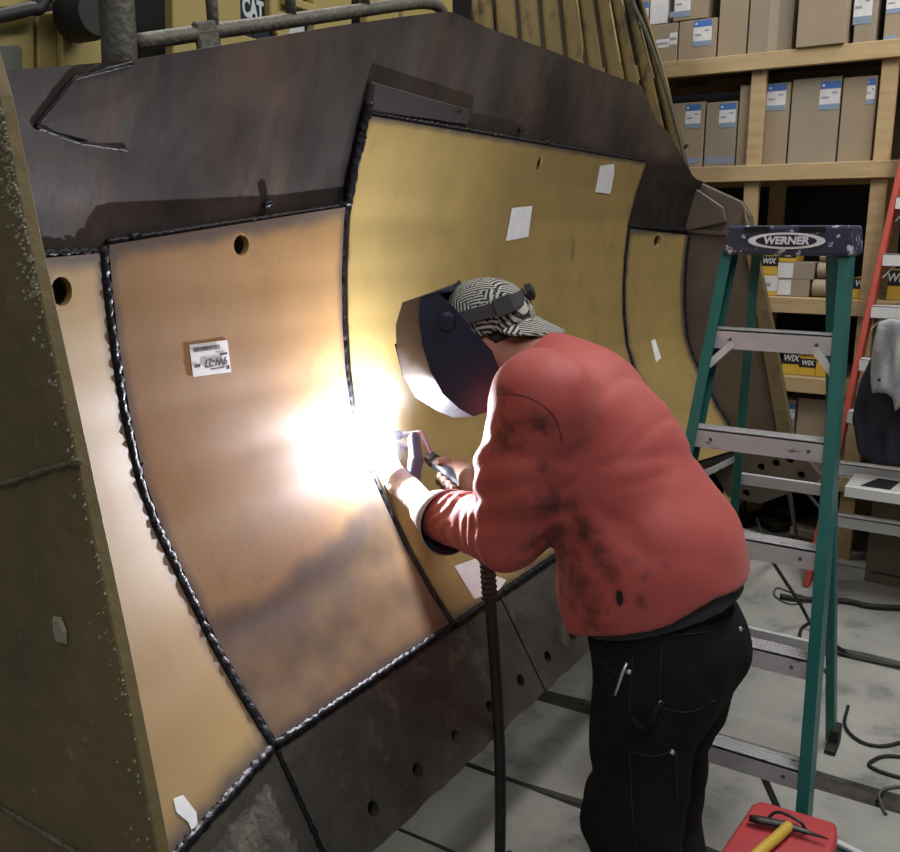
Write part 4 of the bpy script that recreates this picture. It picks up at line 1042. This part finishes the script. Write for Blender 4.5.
# brim over the nape
bv = []; fs = []; nb = 15
for th in (0.0, -0.005):
    for j in range(5):
        r_ = j/4
        for i in range(nb):
            a = math.radians(-72 + 144*i/(nb-1))
            ex = 0.055*math.cos(a)**0.7*r_
            bv.append(capc - fwd_h*(0.112*math.cos(a)+ex) + lf_h*(0.088*math.sin(a)*(1+0.12*r_)) + up_h*(-0.006+th - 0.055*r_*math.cos(a)))
W = nb; n1 = 5*nb
for j in range(4):
    for i in range(nb-1):
        a = j*W+i; fs += [(a, a+1, a+W+1, a+W), (n1+a, n1+a+W, n1+a+W+1, n1+a+1)]
for i in range(nb-1): fs += [(i+1, i, n1+i, n1+i+1), (4*W+i, 4*W+i+1, n1+4*W+i+1, n1+4*W+i)]
for j in range(4): fs += [(j*W, j*W+W, n1+j*W+W, n1+j*W), (j*W+W+nb-1, j*W+nb-1, n1+j*W+nb-1, n1+j*W+W+nb-1)]
mk('brim', bv, fs, M['cap'], cap, smooth=True, autos=0.8)
hairf = lambda p: np.maximum(np.maximum(ball(headc, 0, [(fwd_h, 0.106), (up_h, 0.124), (lf_h, 0.084)])(p), (p-headc)@fwd_h+0.02), -((p-headc)@up_h-0.005))
sdf_mesh('hair', hairf, tuple(headc-0.15), tuple(headc+0.15), 0.007, M['hair'], person, 1)
# ---- welding helmet
M['helmet'] = material('dark_blue_helmet_plastic', (0.009,0.013,0.036), (0.012,0.016,0.046), 5, 0.42)
def hh(f_, u_, l_): return hp(f_+0.004, u_+0.026, l_)
helm = thing('welding_helmet', None, None, headc)
helm.parent = person; helm.location = tuple(headc-ORG['person'])
helm['label'] = 'dark blue faceted welding helmet lowered over the face'
# half outline of a cross-section (forward, left) from the front middle to the rear edge, at several heights
rows = [ # up,   front f, front half-width, corner f, corner half-width, rear f, rear half-width
    (0.128, 0.14, 0.02, 0.086, 0.094, 0.046, 0.1),
    (0.085, 0.172, 0.022, 0.102, 0.108, 0.02, 0.113),
    (0.03, 0.19, 0.024, 0.112, 0.114, 0.0, 0.118),
    (-0.03, 0.196, 0.024, 0.114, 0.115, -0.028, 0.116),
    (-0.085, 0.184, 0.022, 0.106, 0.11, -0.03, 0.108),
    (-0.13, 0.15, 0.02, 0.084, 0.098, -0.012, 0.094),
    (-0.158, 0.118, 0.018, 0.062, 0.086, 0.01, 0.084)]
V = []; Fh = []
for th in (0.0, 0.005):
    for (u_, f0, w0, f1, w1, f2, w2) in rows:
        ring = [(f2, -w2), ((f1+f2)/2, -(w1*1.01+w2*0.0)), (f1, -w1), (f0, -w0), (f0+0.006, 0), (f0, w0), (f1, w1), ((f1+f2)/2, w1*1.01), (f2, w2)]
        for (f_, l_) in ring:
            sc = 1 - th/0.12; V.append(hh(f_*sc if f_ > 0 else f_, u_*sc, l_*sc))
K = 9; R_ = len(rows); n1 = K*R_
for j in range(R_-1):
    for i in range(K-1):
        a = j*K+i; Fh += [(a, a+1, a+K+1, a+K), (n1+a, n1+a+K, n1+a+K+1, n1+a+1)]
for i in range(K-1):
    Fh += [(i+1, i, n1+i, n1+i+1), ((R_-1)*K+i, (R_-1)*K+i+1, n1+(R_-1)*K+i+1, n1+(R_-1)*K+i)]
for j in range(R_-1):
    a = j*K; Fh += [(a, a+K, n1+a+K, n1+a)]; c = j*K+K-1; Fh += [(c+K, c, n1+c, n1+c+K)]
shell = mk('shell', V, Fh, M['helmet'], helm, smooth=True, autos=0.62)
# crown piece closing the top toward the pivots
top = [hh(0.140, 0.128, -0.020), hh(0.146, 0.128, 0), hh(0.140, 0.128, 0.020), hh(0.086, 0.128, 0.094), hh(0.046, 0.128, 0.100), hh(0.020, 0.122, 0.09), hh(0.010, 0.130, 0.05), hh(0.006, 0.134, 0), hh(0.010, 0.130, -0.05), hh(0.020, 0.122, -0.09), hh(0.046, 0.128, -0.100), hh(0.086, 0.128, -0.094)]
MB().prism(top, -up_h*0.005).build('crown_piece', M['helmet'], helm)
MB().prism([hh(0.191, 0.045, -0.020), hh(0.191, 0.045, 0.020), hh(0.198, -0.030, 0.020), hh(0.198, -0.030, -0.020)], -fwd_h*0.012).build('filter_lens', material('dark_lens', (0.005,0.012,0.008), rough=0.08), helm)
M['knob'] = material('grey_knob_plastic', (0.06,0.062,0.075), rough=0.45)
for s in (1, -1):
    MB().lathe(hh(0.045, 0.062, s*0.112), lf_h*s, [(0, 0.021), (0.010, 0.019), (0.013, 0.012)], 18).build('pivot_knob', M['helmet'], helm, smooth=True, autos=0.6)
    MB().bar(hh(0.052, 0.058, s*0.106), hh(-0.060, 0.052, s*0.098), 0.004, 0.030, up_h).build('headband', M['knob'], helm, bevel=0.001)
rb = [hh(-0.060-0.065*math.sin(a), 0.052+0.002*math.sin(a), 0.098*math.cos(a)) for a in np.linspace(0, math.pi, 13)]
b = MB(); k_ = len(rb); vv = [q+up_h*s_*0.016+((q-headc)-up_h*((q-headc)@up_h))*o_ for o_ in (0.0, -0.03) for q in rb for s_ in (-1, 1)]
n2 = 2*k_
b.add(vv, [(2*i, 2*i+2, 2*i+3, 2*i+1) for i in range(k_-1)] + [(n2+2*i, n2+2*i+1, n2+2*i+3, n2+2*i+2) for i in range(k_-1)] + [(2*i+1, 2*i+3, n2+2*i+3, n2+2*i+1) for i in range(k_-1)] + [(2*i+2, 2*i, n2+2*i, n2+2*i+2) for i in range(k_-1)] + [(0, 1, n2+1, n2), (2*k_-1, 2*k_-2, n2+2*k_-2, n2+2*k_-1)])
b.build('headband', M['knob'], helm, smooth=True, autos=0.6)
MB().lathe(hh(-0.128, 0.058, 0), -fwd_h, [(0, 0.020), (0.014, 0.019), (0.018, 0.012)], 16).build('ratchet_knob', M['black'], helm, smooth=True, autos=0.6)
MB().bar(hh(-0.06, 0.052, 0.104), hh(-0.10, 0.054, 0.092), 0.006, 0.040, up_h).build('band_pad', M['knob'], helm, bevel=0.002)

# ---- gloves
M['leather'] = material('pale_welding_leather', (0.42,0.37,0.36), (0.33,0.28,0.28), 12, 0.8, bump=0.2, bscale=60, c3=(0.12,0.10,0.12), s3=14, t3=(0.64,0.7))
M['leather_brown'] = material('brown_welding_leather', (0.20,0.11,0.08), (0.15,0.08,0.06), 14, 0.8, bump=0.2, bscale=60)
M['lining'] = material('navy_cuff_lining', (0.012,0.013,0.025), rough=0.9)
def chain(pts, r): return [cone(pts[i], pts[i+1], r[i], r[i+1]) for i in range(len(pts)-1)]
GL = person
# ================================================================== welding gun, gloves around it, arc
gdir = np.array([0.50, 0.86, 0.02]); gdir /= np.linalg.norm(gdir)
tip = A0 + gdir*0.008
M['gun_black'] = material('gun_rubber', (0.018,0.020,0.032), (0.028,0.03,0.042), 12, 0.45)
M['gun_metal'] = material('gun_neck_metal', (0.45,0.44,0.46), rough=0.35, metal=0.7)
bend1 = A0 + gdir*0.135
h0 = pt(432, 459, bend1[1]+0.015); h1 = pt(470, 493, bend1[1]-0.02)
hd = (h1-h0)/np.linalg.norm(h1-h0)
gun = thing('welding_gun', 'black welding gun with bent metal neck pointed at the seam', 'welding gun', (h0[0], h0[1], h0[2]))
MB().lathe(tip, gdir, [(0.0, 0.0085), (0.0, 0.0125), (0.03, 0.0135), (0.065, 0.0135), (0.072, 0.0095)], 18).build('nozzle', M['gun_black'], gun, smooth=True, autos=0.6)
MB().tube(smooth_path([tip+gdir*0.065, tip+gdir*0.12, bend1, bend1*0.5+h0*0.5+np.array([0, 0, 0.006]), h0, h0+hd*0.03], 6), 0.0088, 12).build('neck', M['gun_metal'], gun, smooth=True)
MB().lathe(h0-hd*0.012, hd, [(0, 0.013), (0.0, 0.018), (0.022, 0.020), (0.024, 0.016), (0.04, 0.017)], 16).build('collar', M['gun_black'], gun, smooth=True, autos=0.6)
hx = np.cross(hd, [0, 1, 0]); hx /= np.linalg.norm(hx)
if hx[2] > 0: hx = -hx
hf = blend([cone(h0+hd*0.03, h0+hd*0.075, 0.017, 0.021), cone(h0+hd*0.075, h1, 0.021, 0.016)], 0.01)
sdf_mesh('handle', hf, tuple(np.minimum(h0, h1)-0.06), tuple(np.maximum(h0, h1)+0.06), 0.004, M['gun_black'], gun, 1)
M['trigger'] = material('orange_trigger', (0.75,0.30,0.06), rough=0.5)
MB().bar(h0+hd*0.055+hx*0.021, h0+hd*0.095+hx*0.024, 0.012, 0.008, hx).build('trigger', M['trigger'], gun, bevel=0.002)
for t_, s in ((0.035, -1), (0.05, 1)):
    MB().lathe(h0+hd*t_-np.array([0, 0.018, 0])+hx*0.010*s, (0, -1, 0), [(0, 0.004), (0.003, 0.003)], 8).build('screw', M['gun_metal'], gun)
# cable down to the floor, with a ribbed strain sleeve
cp = [h1-hd*0.01, h1+hd*0.05, pt(484,540,1.86), pt(487,560,1.83), pt(490,600,1.81), pt(496,680,1.80), pt(500,760,1.79), pt(500,852,1.80), pt(497,930,1.83)]
end = at_z(505, 1015); cp += [np.array([cp[-1][0]+0.02, cp[-1][1]+0.02, 0.10]), np.array([cp[-1][0]+0.10, cp[-1][1]-0.05, 0.017]), np.array([cp[-1][0]+0.5, cp[-1][1]-0.5, 0.016])]
cab = smooth_path(cp, 10)
MB().tube(cab, 0.0145, 12).build('cable', M['black'], gun, smooth=True)
sl = smooth_path(cp[2:5], 16); rr = [0.0190 + (0.0022 if i % 2 else -0.0012) for i in range(len(sl))]
MB().tube(sl, rr, 12).build('strain_sleeve', M['black'], gun)

# left glove (near hand, steadying the neck), thumb up against the neck
palm = pt(403, 484, 1.83); wl = wrL + (wrL-elL)/np.linalg.norm(wrL-elL)*0.02
thumb = [pt(412, 480, 1.84), pt(416, 460, 1.86), pt(414, 438, 1.88)]
def on(px, py, Y): return pt(px, py, Y)
fing = [[on(397,468,1.82), on(392,452,1.88), on(398,441,1.92), on(408,444,1.92)],
        [on(394,474,1.81), on(386,460,1.87), on(391,447,1.92), on(402,449,1.93)],
        [on(392,482,1.80), on(384,470,1.86), on(387,458,1.91), on(398,458,1.93)],
        [on(393,489,1.79), on(386,480,1.84), on(387,470,1.89), on(396,468,1.91)]]
rf = [[0.0135,0.0125,0.0115,0.0105],[0.0135,0.0125,0.0115,0.0105],[0.013,0.012,0.011,0.010],[0.012,0.011,0.0100,0.0095]]
hand_dir = (palm-wl)/np.linalg.norm(palm-wl)
nrm = np.cross(hand_dir, (palm - on(392,482,1.80))); 
L_ = [cone(wl, palm, 0.036, 0.036), cone(palm, on(398,476,1.81), 0.036, 0.026)]
for q, r_ in zip(fing, rf): L_ += chain([palm*0.6+q[0]*0.4]+q, [0.016]+r_)
gf = blend(L_, 0.007)
gl = sdf_mesh('glove', gf, tuple(palm-np.array([0.16, 0.16, 0.13])), tuple(palm+np.array([0.2, 0.18, 0.15])), 0.0045, M['leather'], person, 1)
M['leather_backlit'] = material('backlit_blue_black_leather', (0.045,0.045,0.075), (0.07,0.065,0.095), 20, 0.85, bump=0.2, bscale=60)  # the thumb's backlit shade is put into this darker colour
sdf_mesh('glove_thumb', blend(chain([palm*0.5+thumb[0]*0.5]+thumb, [0.021, 0.0205, 0.0185, 0.0165]), 0.008), tuple(palm-0.12), tuple(palm+np.array([0.12, 0.12, 0.18])), 0.0045, M['leather_backlit'], gl, 1)
gl['label'] = 'pale leather gauntlet glove on the near hand'
# flared gauntlet cuff, open toward the elbow
cd = (elL-palm)/np.linalg.norm(elL-palm)
c0 = wl - cd*0.015
MB().lathe(c0, cd, [(-0.02, 0.038), (0.04, 0.054), (0.115, 0.080), (0.117, 0.077)], 28, caps=False).build('cuff', M['leather'], gl, smooth=True, fix=False)
MB().lathe(c0, cd, [(0.0, 0.040), (0.05, 0.054), (0.117, 0.077), (0.112, 0.073), (0.05, 0.050)], 28, caps=False).build('cuff_lining', M['lining'], gl, smooth=True, fix=False)
# right glove gripping the handle
gr_c = h0*0.42 + h1*0.58
pr = gr_c + np.array([0.028, 0.022, 0.004])
R_l = [cone(wrR+np.array([0.0, 0, 0.0]), pr, 0.034, 0.034), cone(pr, pr-hd*0.03, 0.033, 0.030)]
yv = np.array([0, 1.0, 0])
for k in range(4):
    b0 = gr_c + hd*(0.030-0.020*k)
    arcp = [b0 + yv*0.030 + np.array([0.012, 0, -0.004]), b0 + hx*0.030 + yv*0.012, b0 + hx*0.027 - yv*0.016, b0 - yv*0.028 + hx*0.004]
    R_l += chain([pr*0.5+arcp[0]*0.5]+arcp, [0.014, 0.0125, 0.0115, 0.0110, 0.0100])
R_l += chain([pr-hd*0.015, gr_c-hd*0.045-hx*0.022+yv*0.004, gr_c-hd*0.060-hx*0.018-yv*0.014], [0.018, 0.0145, 0.012])
gr = sdf_mesh('glove', blend(R_l, 0.006), tuple(gr_c-0.13), tuple(gr_c+0.14), 0.0045, M['leather_brown'], person, 1)
gr['label'] = 'brown leather glove gripping the gun handle'
# the arc itself and its light
M['arc'] = material('arc_plasma', (1, 1, 1), emit=(0.86, 0.90, 1.0), es=ARC_RADIANCE)
ab = MB().lathe(A0-gdir*0.012, gdir, [(0, 0.001), (0.003, 0.0042), (0.008, 0.0050), (0.014, 0.0035), (0.017, 0.001)], 10)
ao = ab.build('welding_arc', M['arc'], None, smooth=True); tag(ao, 'blinding white welding arc at the tip of the gun', 'arc')

# welding fume: a thin puff of smoke hanging round the arc and drifting up
def fume():
    ma = bpy.data.materials.new('welding_fume'); ma.use_nodes = True; nt = ma.node_tree; nt.nodes.clear()
    out = nn(nt, 'ShaderNodeOutputMaterial'); vs = nn(nt, 'ShaderNodeVolumeScatter')
    vs.inputs['Color'].default_value = (0.86, 0.86, 1.0, 1); vs.inputs['Anisotropy'].default_value = 0.0
    tc = nn(nt, 'ShaderNodeTexCoord')
    def puff(c, r, dens):
        mp = nn(nt, 'ShaderNodeMapping'); mp.inputs['Location'].default_value = tuple(-x for x in c); nt.links.new(tc.outputs['Object'], mp.inputs[0])
        ln = nn(nt, 'ShaderNodeVectorMath', operation='LENGTH'); nt.links.new(mp.outputs[0], ln.inputs[0])
        mr = nn(nt, 'ShaderNodeMapRange', interpolation_type='SMOOTHERSTEP'); mr.inputs[1].default_value = 0.0; mr.inputs[2].default_value = r
        mr.inputs[3].default_value = dens; mr.inputs[4].default_value = 0.0
        nt.links.new(ln.outputs['Value'], mr.inputs[0]); return mr.outputs[0]
    a1 = nn(nt, 'ShaderNodeMath', operation='ADD'); nt.links.new(puff((0, 0, 0), 0.14, FUME), a1.inputs[0]); nt.links.new(puff((0.03, 0.02, 0.12), 0.13, FUME*0.9), a1.inputs[1])
    a2 = nn(nt, 'ShaderNodeMath', operation='ADD'); nt.links.new(a1.outputs[0], a2.inputs[0]); nt.links.new(puff((0.02, -0.01, -0.05), 0.10, FUME*0.5), a2.inputs[1])
    no = nn(nt, 'ShaderNodeTexNoise'); no.inputs['Scale'].default_value = 16.0; no.inputs['Detail'].default_value = 3.0; nt.links.new(tc.outputs['Object'], no.inputs['Vector'])
    m1 = nn(nt, 'ShaderNodeMapRange'); m1.inputs[1].default_value = 0.35; m1.inputs[2].default_value = 0.7; m1.inputs[3].default_value = 0.35; m1.inputs[4].default_value = 1.5
    nt.links.new(no.outputs[0], m1.inputs[0])
    mu = nn(nt, 'ShaderNodeMath', operation='MULTIPLY'); nt.links.new(a2.outputs[0], mu.inputs[0]); nt.links.new(m1.outputs[0], mu.inputs[1])
    nt.links.new(mu.outputs[0], vs.inputs['Density']); nt.links.new(vs.outputs[0], out.inputs['Volume'])
    me = bpy.data.meshes.new('welding_fume'); bm = bmesh.new(); bmesh.ops.create_icosphere(bm, subdivisions=3, radius=1.0)
    for v in bm.verts: v.co = Vector((v.co.x*0.20+0.01, v.co.y*0.20, v.co.z*0.24+0.05))
    bm.to_mesh(me); bm.free(); me.materials.append(ma)
    o = bpy.data.objects.new('welding_fume', me); C.objects.link(o); o.location = tuple(A0); ORG[o.name] = A0
    tag(o, 'thin bright welding fume hanging around the arc', 'smoke', kind='stuff')
FUME = 0.6
fume()
# ================================================================== toolbox with a chipping hammer
M['tool_red'] = material('red_tool_plastic', (0.46,0.05,0.06), (0.40,0.045,0.055), 5, 0.5, bump=0.06)
M['hammer_yellow'] = material('yellow_hammer_grip', (0.62,0.42,0.05), (0.55,0.36,0.05), 10, 0.5)
M['tool_steel'] = material('dark_tool_steel', (0.035,0.035,0.038), (0.07,0.07,0.07), 20, 0.45, 0.6)
ZB = 0.28
c = [at_z(760,799,ZB), at_z(837,822,ZB), at_z(838,835,ZB), at_z(818,912,ZB), at_z(700,880,ZB), at_z(752,803,ZB)]
tb = thing('toolbox', 'red plastic toolbox on the floor at the foot of the green ladder', 'toolbox', ((c[0][0]+c[3][0])/2, (c[0][1]+c[3][1])/2, 0))
cx_ = sum(c)/6
MB().prism([np.array([p[0], p[1], ZB-0.045]) for p in c], (0, 0, 0.045)).build('lid', M['tool_red'], tb, bevel=0.012, segs=3, smooth=True, autos=0.9)
ins = [cx_ + (p-cx_)*0.94 for p in c]
MB().prism([np.array([p[0], p[1], 0.0]) for p in ins], (0, 0, ZB-0.047)).build('tray', M['black'], tb, bevel=0.008)
a_, b_ = at_z(722,875,ZB+0.004), at_z(800,805,ZB+0.004)
q = at_z(835,842,0.10)
MB().box((q[0]-0.0, q[1]-0.08, 0.0), (q[0]+0.16, q[1]+0.005, 0.10)).build('side_bin', M['black'], tb, bevel=0.006)
MB().bar(at_z(836,842,0.107), at_z(868,858,0.107), 0.02, 0.012).build('bin_edge', M['alu'], tb, bevel=0.002)
ham = thing('chipping_hammer', 'chipping hammer with yellow handle lying on the red toolbox', 'hammer', tuple(at_z(785,828,ZB)))
zh = ZB+0.018
hd0, hd1, hc = at_z(749,818,zh), at_z(828,839,zh), at_z(789,826,zh)
MB().tube([hd0, hd0*0.75+hc*0.25, hd0*0.35+hc*0.65, hc, hc*0.65+hd1*0.35, hd1], [0.009, 0.013, 0.012, 0.013, 0.008, 0.002], 10, flat=0.8).build('head', M['tool_steel'], ham, smooth=True)
gp = [hc, at_z(776,838,zh), at_z(764,848,zh), at_z(745,866,zh), at_z(730,880,zh)]
MB().tube(smooth_path(gp, 6), [0.011]*3+[0.014]*(len(gp)*6-5-3-0) if False else 0.0135, 12).build('grip', M['hammer_yellow'], ham, smooth=True)
MB().tube(smooth_path([at_z(766,820,ZB+0.006), at_z(778,812,ZB+0.03), at_z(800,822,ZB+0.03), at_z(806,832,ZB+0.006)], 6), 0.004, 8).build('spring_guard', M['tool_steel'], ham, smooth=True)

# ================================================================== jackets hanging on the red ladder
M['grey_shirt'] = material('pale_grey_work_cloth', (0.34,0.36,0.37), (0.26,0.28,0.29), 9, 0.9, c3=(0.10,0.10,0.11), s3=8, t3=(0.62,0.72), bump=0.2, bscale=40)
M['navy_coat'] = material('navy_coat_cloth', (0.014,0.016,0.026), (0.022,0.024,0.036), 8, 0.9, bump=0.2, bscale=40)
def hanging(name, outline, Y, th, mat, parent_label, cat, seed, amp=0.012):
    """a soft hanging garment: outline in pixels at distance Y, cloth folds running down it"""
    P = np.array([at_y(x, y, Y) for x, y in outline]); rng = random.Random(seed)
    x0, x1, z0, z1 = P[:, 0].min(), P[:, 0].max(), P[:, 2].min(), P[:, 2].max()
    poly = [(p[0], p[2]) for p in P]
    def inside_d(x, z):
        # signed distance to the outline polygon (negative inside)
        d = np.full(x.shape, 1e9); ins = np.zeros(x.shape, bool); n = len(poly)
        for i in range(n):
            ax, az = poly[i]; bx, bz = poly[(i+1) % n]
            ex, ez = bx-ax, bz-az; t = np.clip(((x-ax)*ex+(z-az)*ez)/(ex*ex+ez*ez+1e-12), 0, 1)
            d = np.minimum(d, np.hypot(x-ax-t*ex, z-az-t*ez))
            cnd = (az > z) != (bz > z)
            xi = ax + (z-az)/(bz-az+1e-12)*ex
            ins ^= cnd & (x < xi)
        return np.where(ins, -d, d)
    def f(p):
        d2 = inside_d(p[:, 0], p[:, 2])
        w = amp*np.sin(p[:, 0]*48 + 2.2*np.sin(p[:, 2]*9+seed)) + amp*0.5*np.sin(p[:, 0]*95+p[:, 2]*14)
        dy = np.abs(p[:, 1]-Y-w) - th
        q = np.maximum(d2+0.02, -0.02+0*d2); q2 = np.maximum(dy+0.02, -0.02)
        return np.minimum(np.maximum(q, q2), 0) + np.hypot(np.maximum(q, 0), np.maximum(q2, 0)) - 0.02
    o = sdf_mesh(name, f, (x0-0.06, Y-th-0.06, z0-0.06), (x1+0.06, Y+th+0.06, z1+0.06), 0.011, mat, None, 2)
    tag(o, parent_label, cat); return o
co = hanging('work_coat', [(874,352),(905,345),(950,350),(952,470),(900,465),(874,463),(860,455),(852,420),(860,380)], 4.44, 0.035, M['navy_coat'], 'dark navy work coat hanging on the red ladder below the grey shirt', 'coat', 2)
gs = hanging('work_shirt', [(878,322),(890,318),(905,320),(950,322),(950,405),(905,402),(895,412),(893,398),(886,392),(871,394),(870,375),(873,345)], 4.33, 0.030, M['grey_shirt'], 'pale grey work shirt hung over the red ladder above the coat', 'shirt', 5, 0.017)
b = MB(); p0 = at_y(879,380,4.285); MB().lathe(p0, (0, -1, 0), [(0, 0.008), (0.004, 0.006)], 10).build('button', M['black'], gs)

# ================================================================== aluminium plank on a carton, rubbish below the far end of the blade
pk = thing('aluminium_plank', 'flat aluminium work plank lying at knee height behind the ladders', 'plank', (-0.1, 4.42, 0))
zk = at_y(860,487,4.27)[2]
xa = at_y(845,492,4.27)[0]
MB().box((xa, 4.26, zk-0.012), (0.9, 4.50, zk)).build('deck', M['white_alu'], pk, bevel=0.002)
MB().box((xa, 4.25, zk-0.05), (0.9, 4.262, zk)).build('side_rail', M['white_alu'], pk, bevel=0.002)
MB().box((xa, 4.498, zk-0.05), (0.9, 4.51, zk)).build('side_rail', M['white_alu'], pk, bevel=0.002)
for x in (xa+0.40, 0.85): MB().box((x-0.03, 4.30, 0), (x+0.03, 4.46, zk-0.013)).build('trestle_leg', M['rail_grey'], pk, bevel=0.002)
for x in (xa+0.06, ): MB().prism([(x, 4.29, zk), (x+0.12, 4.29, zk), (x+0.14, 4.45, zk), (x+0.05, 4.46, zk)], (0, 0, 0.004)).build('rubber_mat', M['black'], pk)
M['carton_dark'] = material('old_brown_carton', (0.20,0.165,0.115), (0.17,0.14,0.095), 5, 0.9, bump=0.05)
a = at_z(868,552)
oc = MB().box((at_y(870,530,4.75)[0], 4.72, 0), (0.1, 4.98-0.05, at_y(880,503,4.72)[2])).build('cardboard_box', M['carton_dark'], None, bevel=0.005); tag(oc, 'old brown carton standing on the floor below the aluminium plank', 'box')
MB().box((at_y(870,530,4.75)[0]+0.03, 4.718, 0.05), (0.05, 4.7195, 0.06)).build('print_line', M['ink'], oc)
M['old_wood'] = material('weathered_plank', (0.26,0.21,0.15), (0.17,0.14,0.10), 5, 0.85, stretch=(1, 8, 8), bump=0.2)
def board(px, z, w, h, label, mat='old_wood', name='wood_offcut'):
    a, b_ = at_z(*px[0], z), at_z(*px[1], z)
    o = MB().bar(a, b_, w, h).build(name, M[mat], None, bevel=0.004); tag(o, label, 'board', 'offcuts under the far end of the blade')
    MB().bar(a-(b_-a)*0.002, a+(b_-a)*0.01, w*0.8, h*0.8).build('end_grain', M['pine'], o)
    return o
board([(768,542),(818,556)], 0.022, 0.10, 0.04, 'weathered wood offcut lying on the floor behind the step ladder')
board([(795,528),(826,536)], 0.085, 0.12, 0.05, 'short thick block lying on top of the offcuts')
board([(800,536),(840,545)], 0.028, 0.14, 0.05, 'darker offcut under the short block', 'ply')
board([(700,553),(752,535)], 0.03, 0.30, 0.055, 'pale flat concrete-grey slab beside the offcuts', 'concrete', 'loose_slab')
# black rubber hose heap and scrap rods
def cable(px, r, label, mat='black', z=None, name='cable', cat='cable', group='cables on the floor'):
    P = [at_z(x, y, (z if z is not None else r+0.001)) for x, y in px]
    o = MB().tube(smooth_path(P, 8), r, 8).build(name, M[mat], None, smooth=True); return tag(o, label, cat, group)
cable([(742,520),(765,512),(790,518),(812,508),(828,514),(836,526)], 0.022, 'thick black hose heaped under the far end of the blade')
cable([(735,528),(760,523),(775,530),(800,524)], 0.016, 'thinner black hose in front of the heap')
cable([(780,596),(800,599),(845,601),(870,606),(905,608),(960,610)], 0.014, 'thick black cable running right across the floor behind the ladder')
cable([(848,706),(845,725),(858,740),(880,746),(905,741),(940,730)], 0.006, 'thin cable curving right from the ladder rear foot')
cable([(905,757),(885,756),(872,761),(870,766),(885,773),(905,778),(930,780)], 0.006, 'thin cable looped at the right picture edge')
cable([(905,786),(888,788),(879,794),(882,806),(886,814)], 0.005, 'pale thin wire end lying in front of the looped cable', 'rail_grey')
cable([(815,600),(790,592),(777,588),(775,596),(790,604),(806,602)], 0.004, 'thin grey wire loop left of the green ladder', 'rail_grey')
cable([(806,652),(800,640),(802,628),(812,624),(818,640),(845,655),(905,668)], 0.007, 'thin black cable passing between the ladder legs')
def rod(p, q, r, label, mat='tool_steel'):
    o = MB().tube([p, (p+q)/2, q], [r, r*0.95, r], 8).build('steel_rod', M[mat], None, smooth=True); return tag(o, label, 'rod', 'rods leaning near the blade end')
rod(at_y(787,478,4.30), at_z(798,546,0.005), 0.011, 'rusty steel rod leaning against the far blade corner', 'rail_grey')
rod(at_y(757,519,4.15), at_z(764,538,0.006), 0.006, 'short thin rod propped beside the hose heap')
cc = [np.array([XC0+0.02, fy(0.85)+0.05, 0.868]), at_z(795,600,0.3), at_z(816,630,0.01), at_z(840,650,0.01)]
o = MB().tube(smooth_path([at_z(762,545,0.45), at_z(778,570,0.35), at_z(800,604,0.12), at_z(817,632,0.01), at_z(850,655,0.01)], 8), 0.008, 8).build('cable', M['black'], None, smooth=True)
tag(o, 'black cable slanting down to the floor through the ladder', 'cable', 'cables on the floor')
bpy.context.view_layer.update()
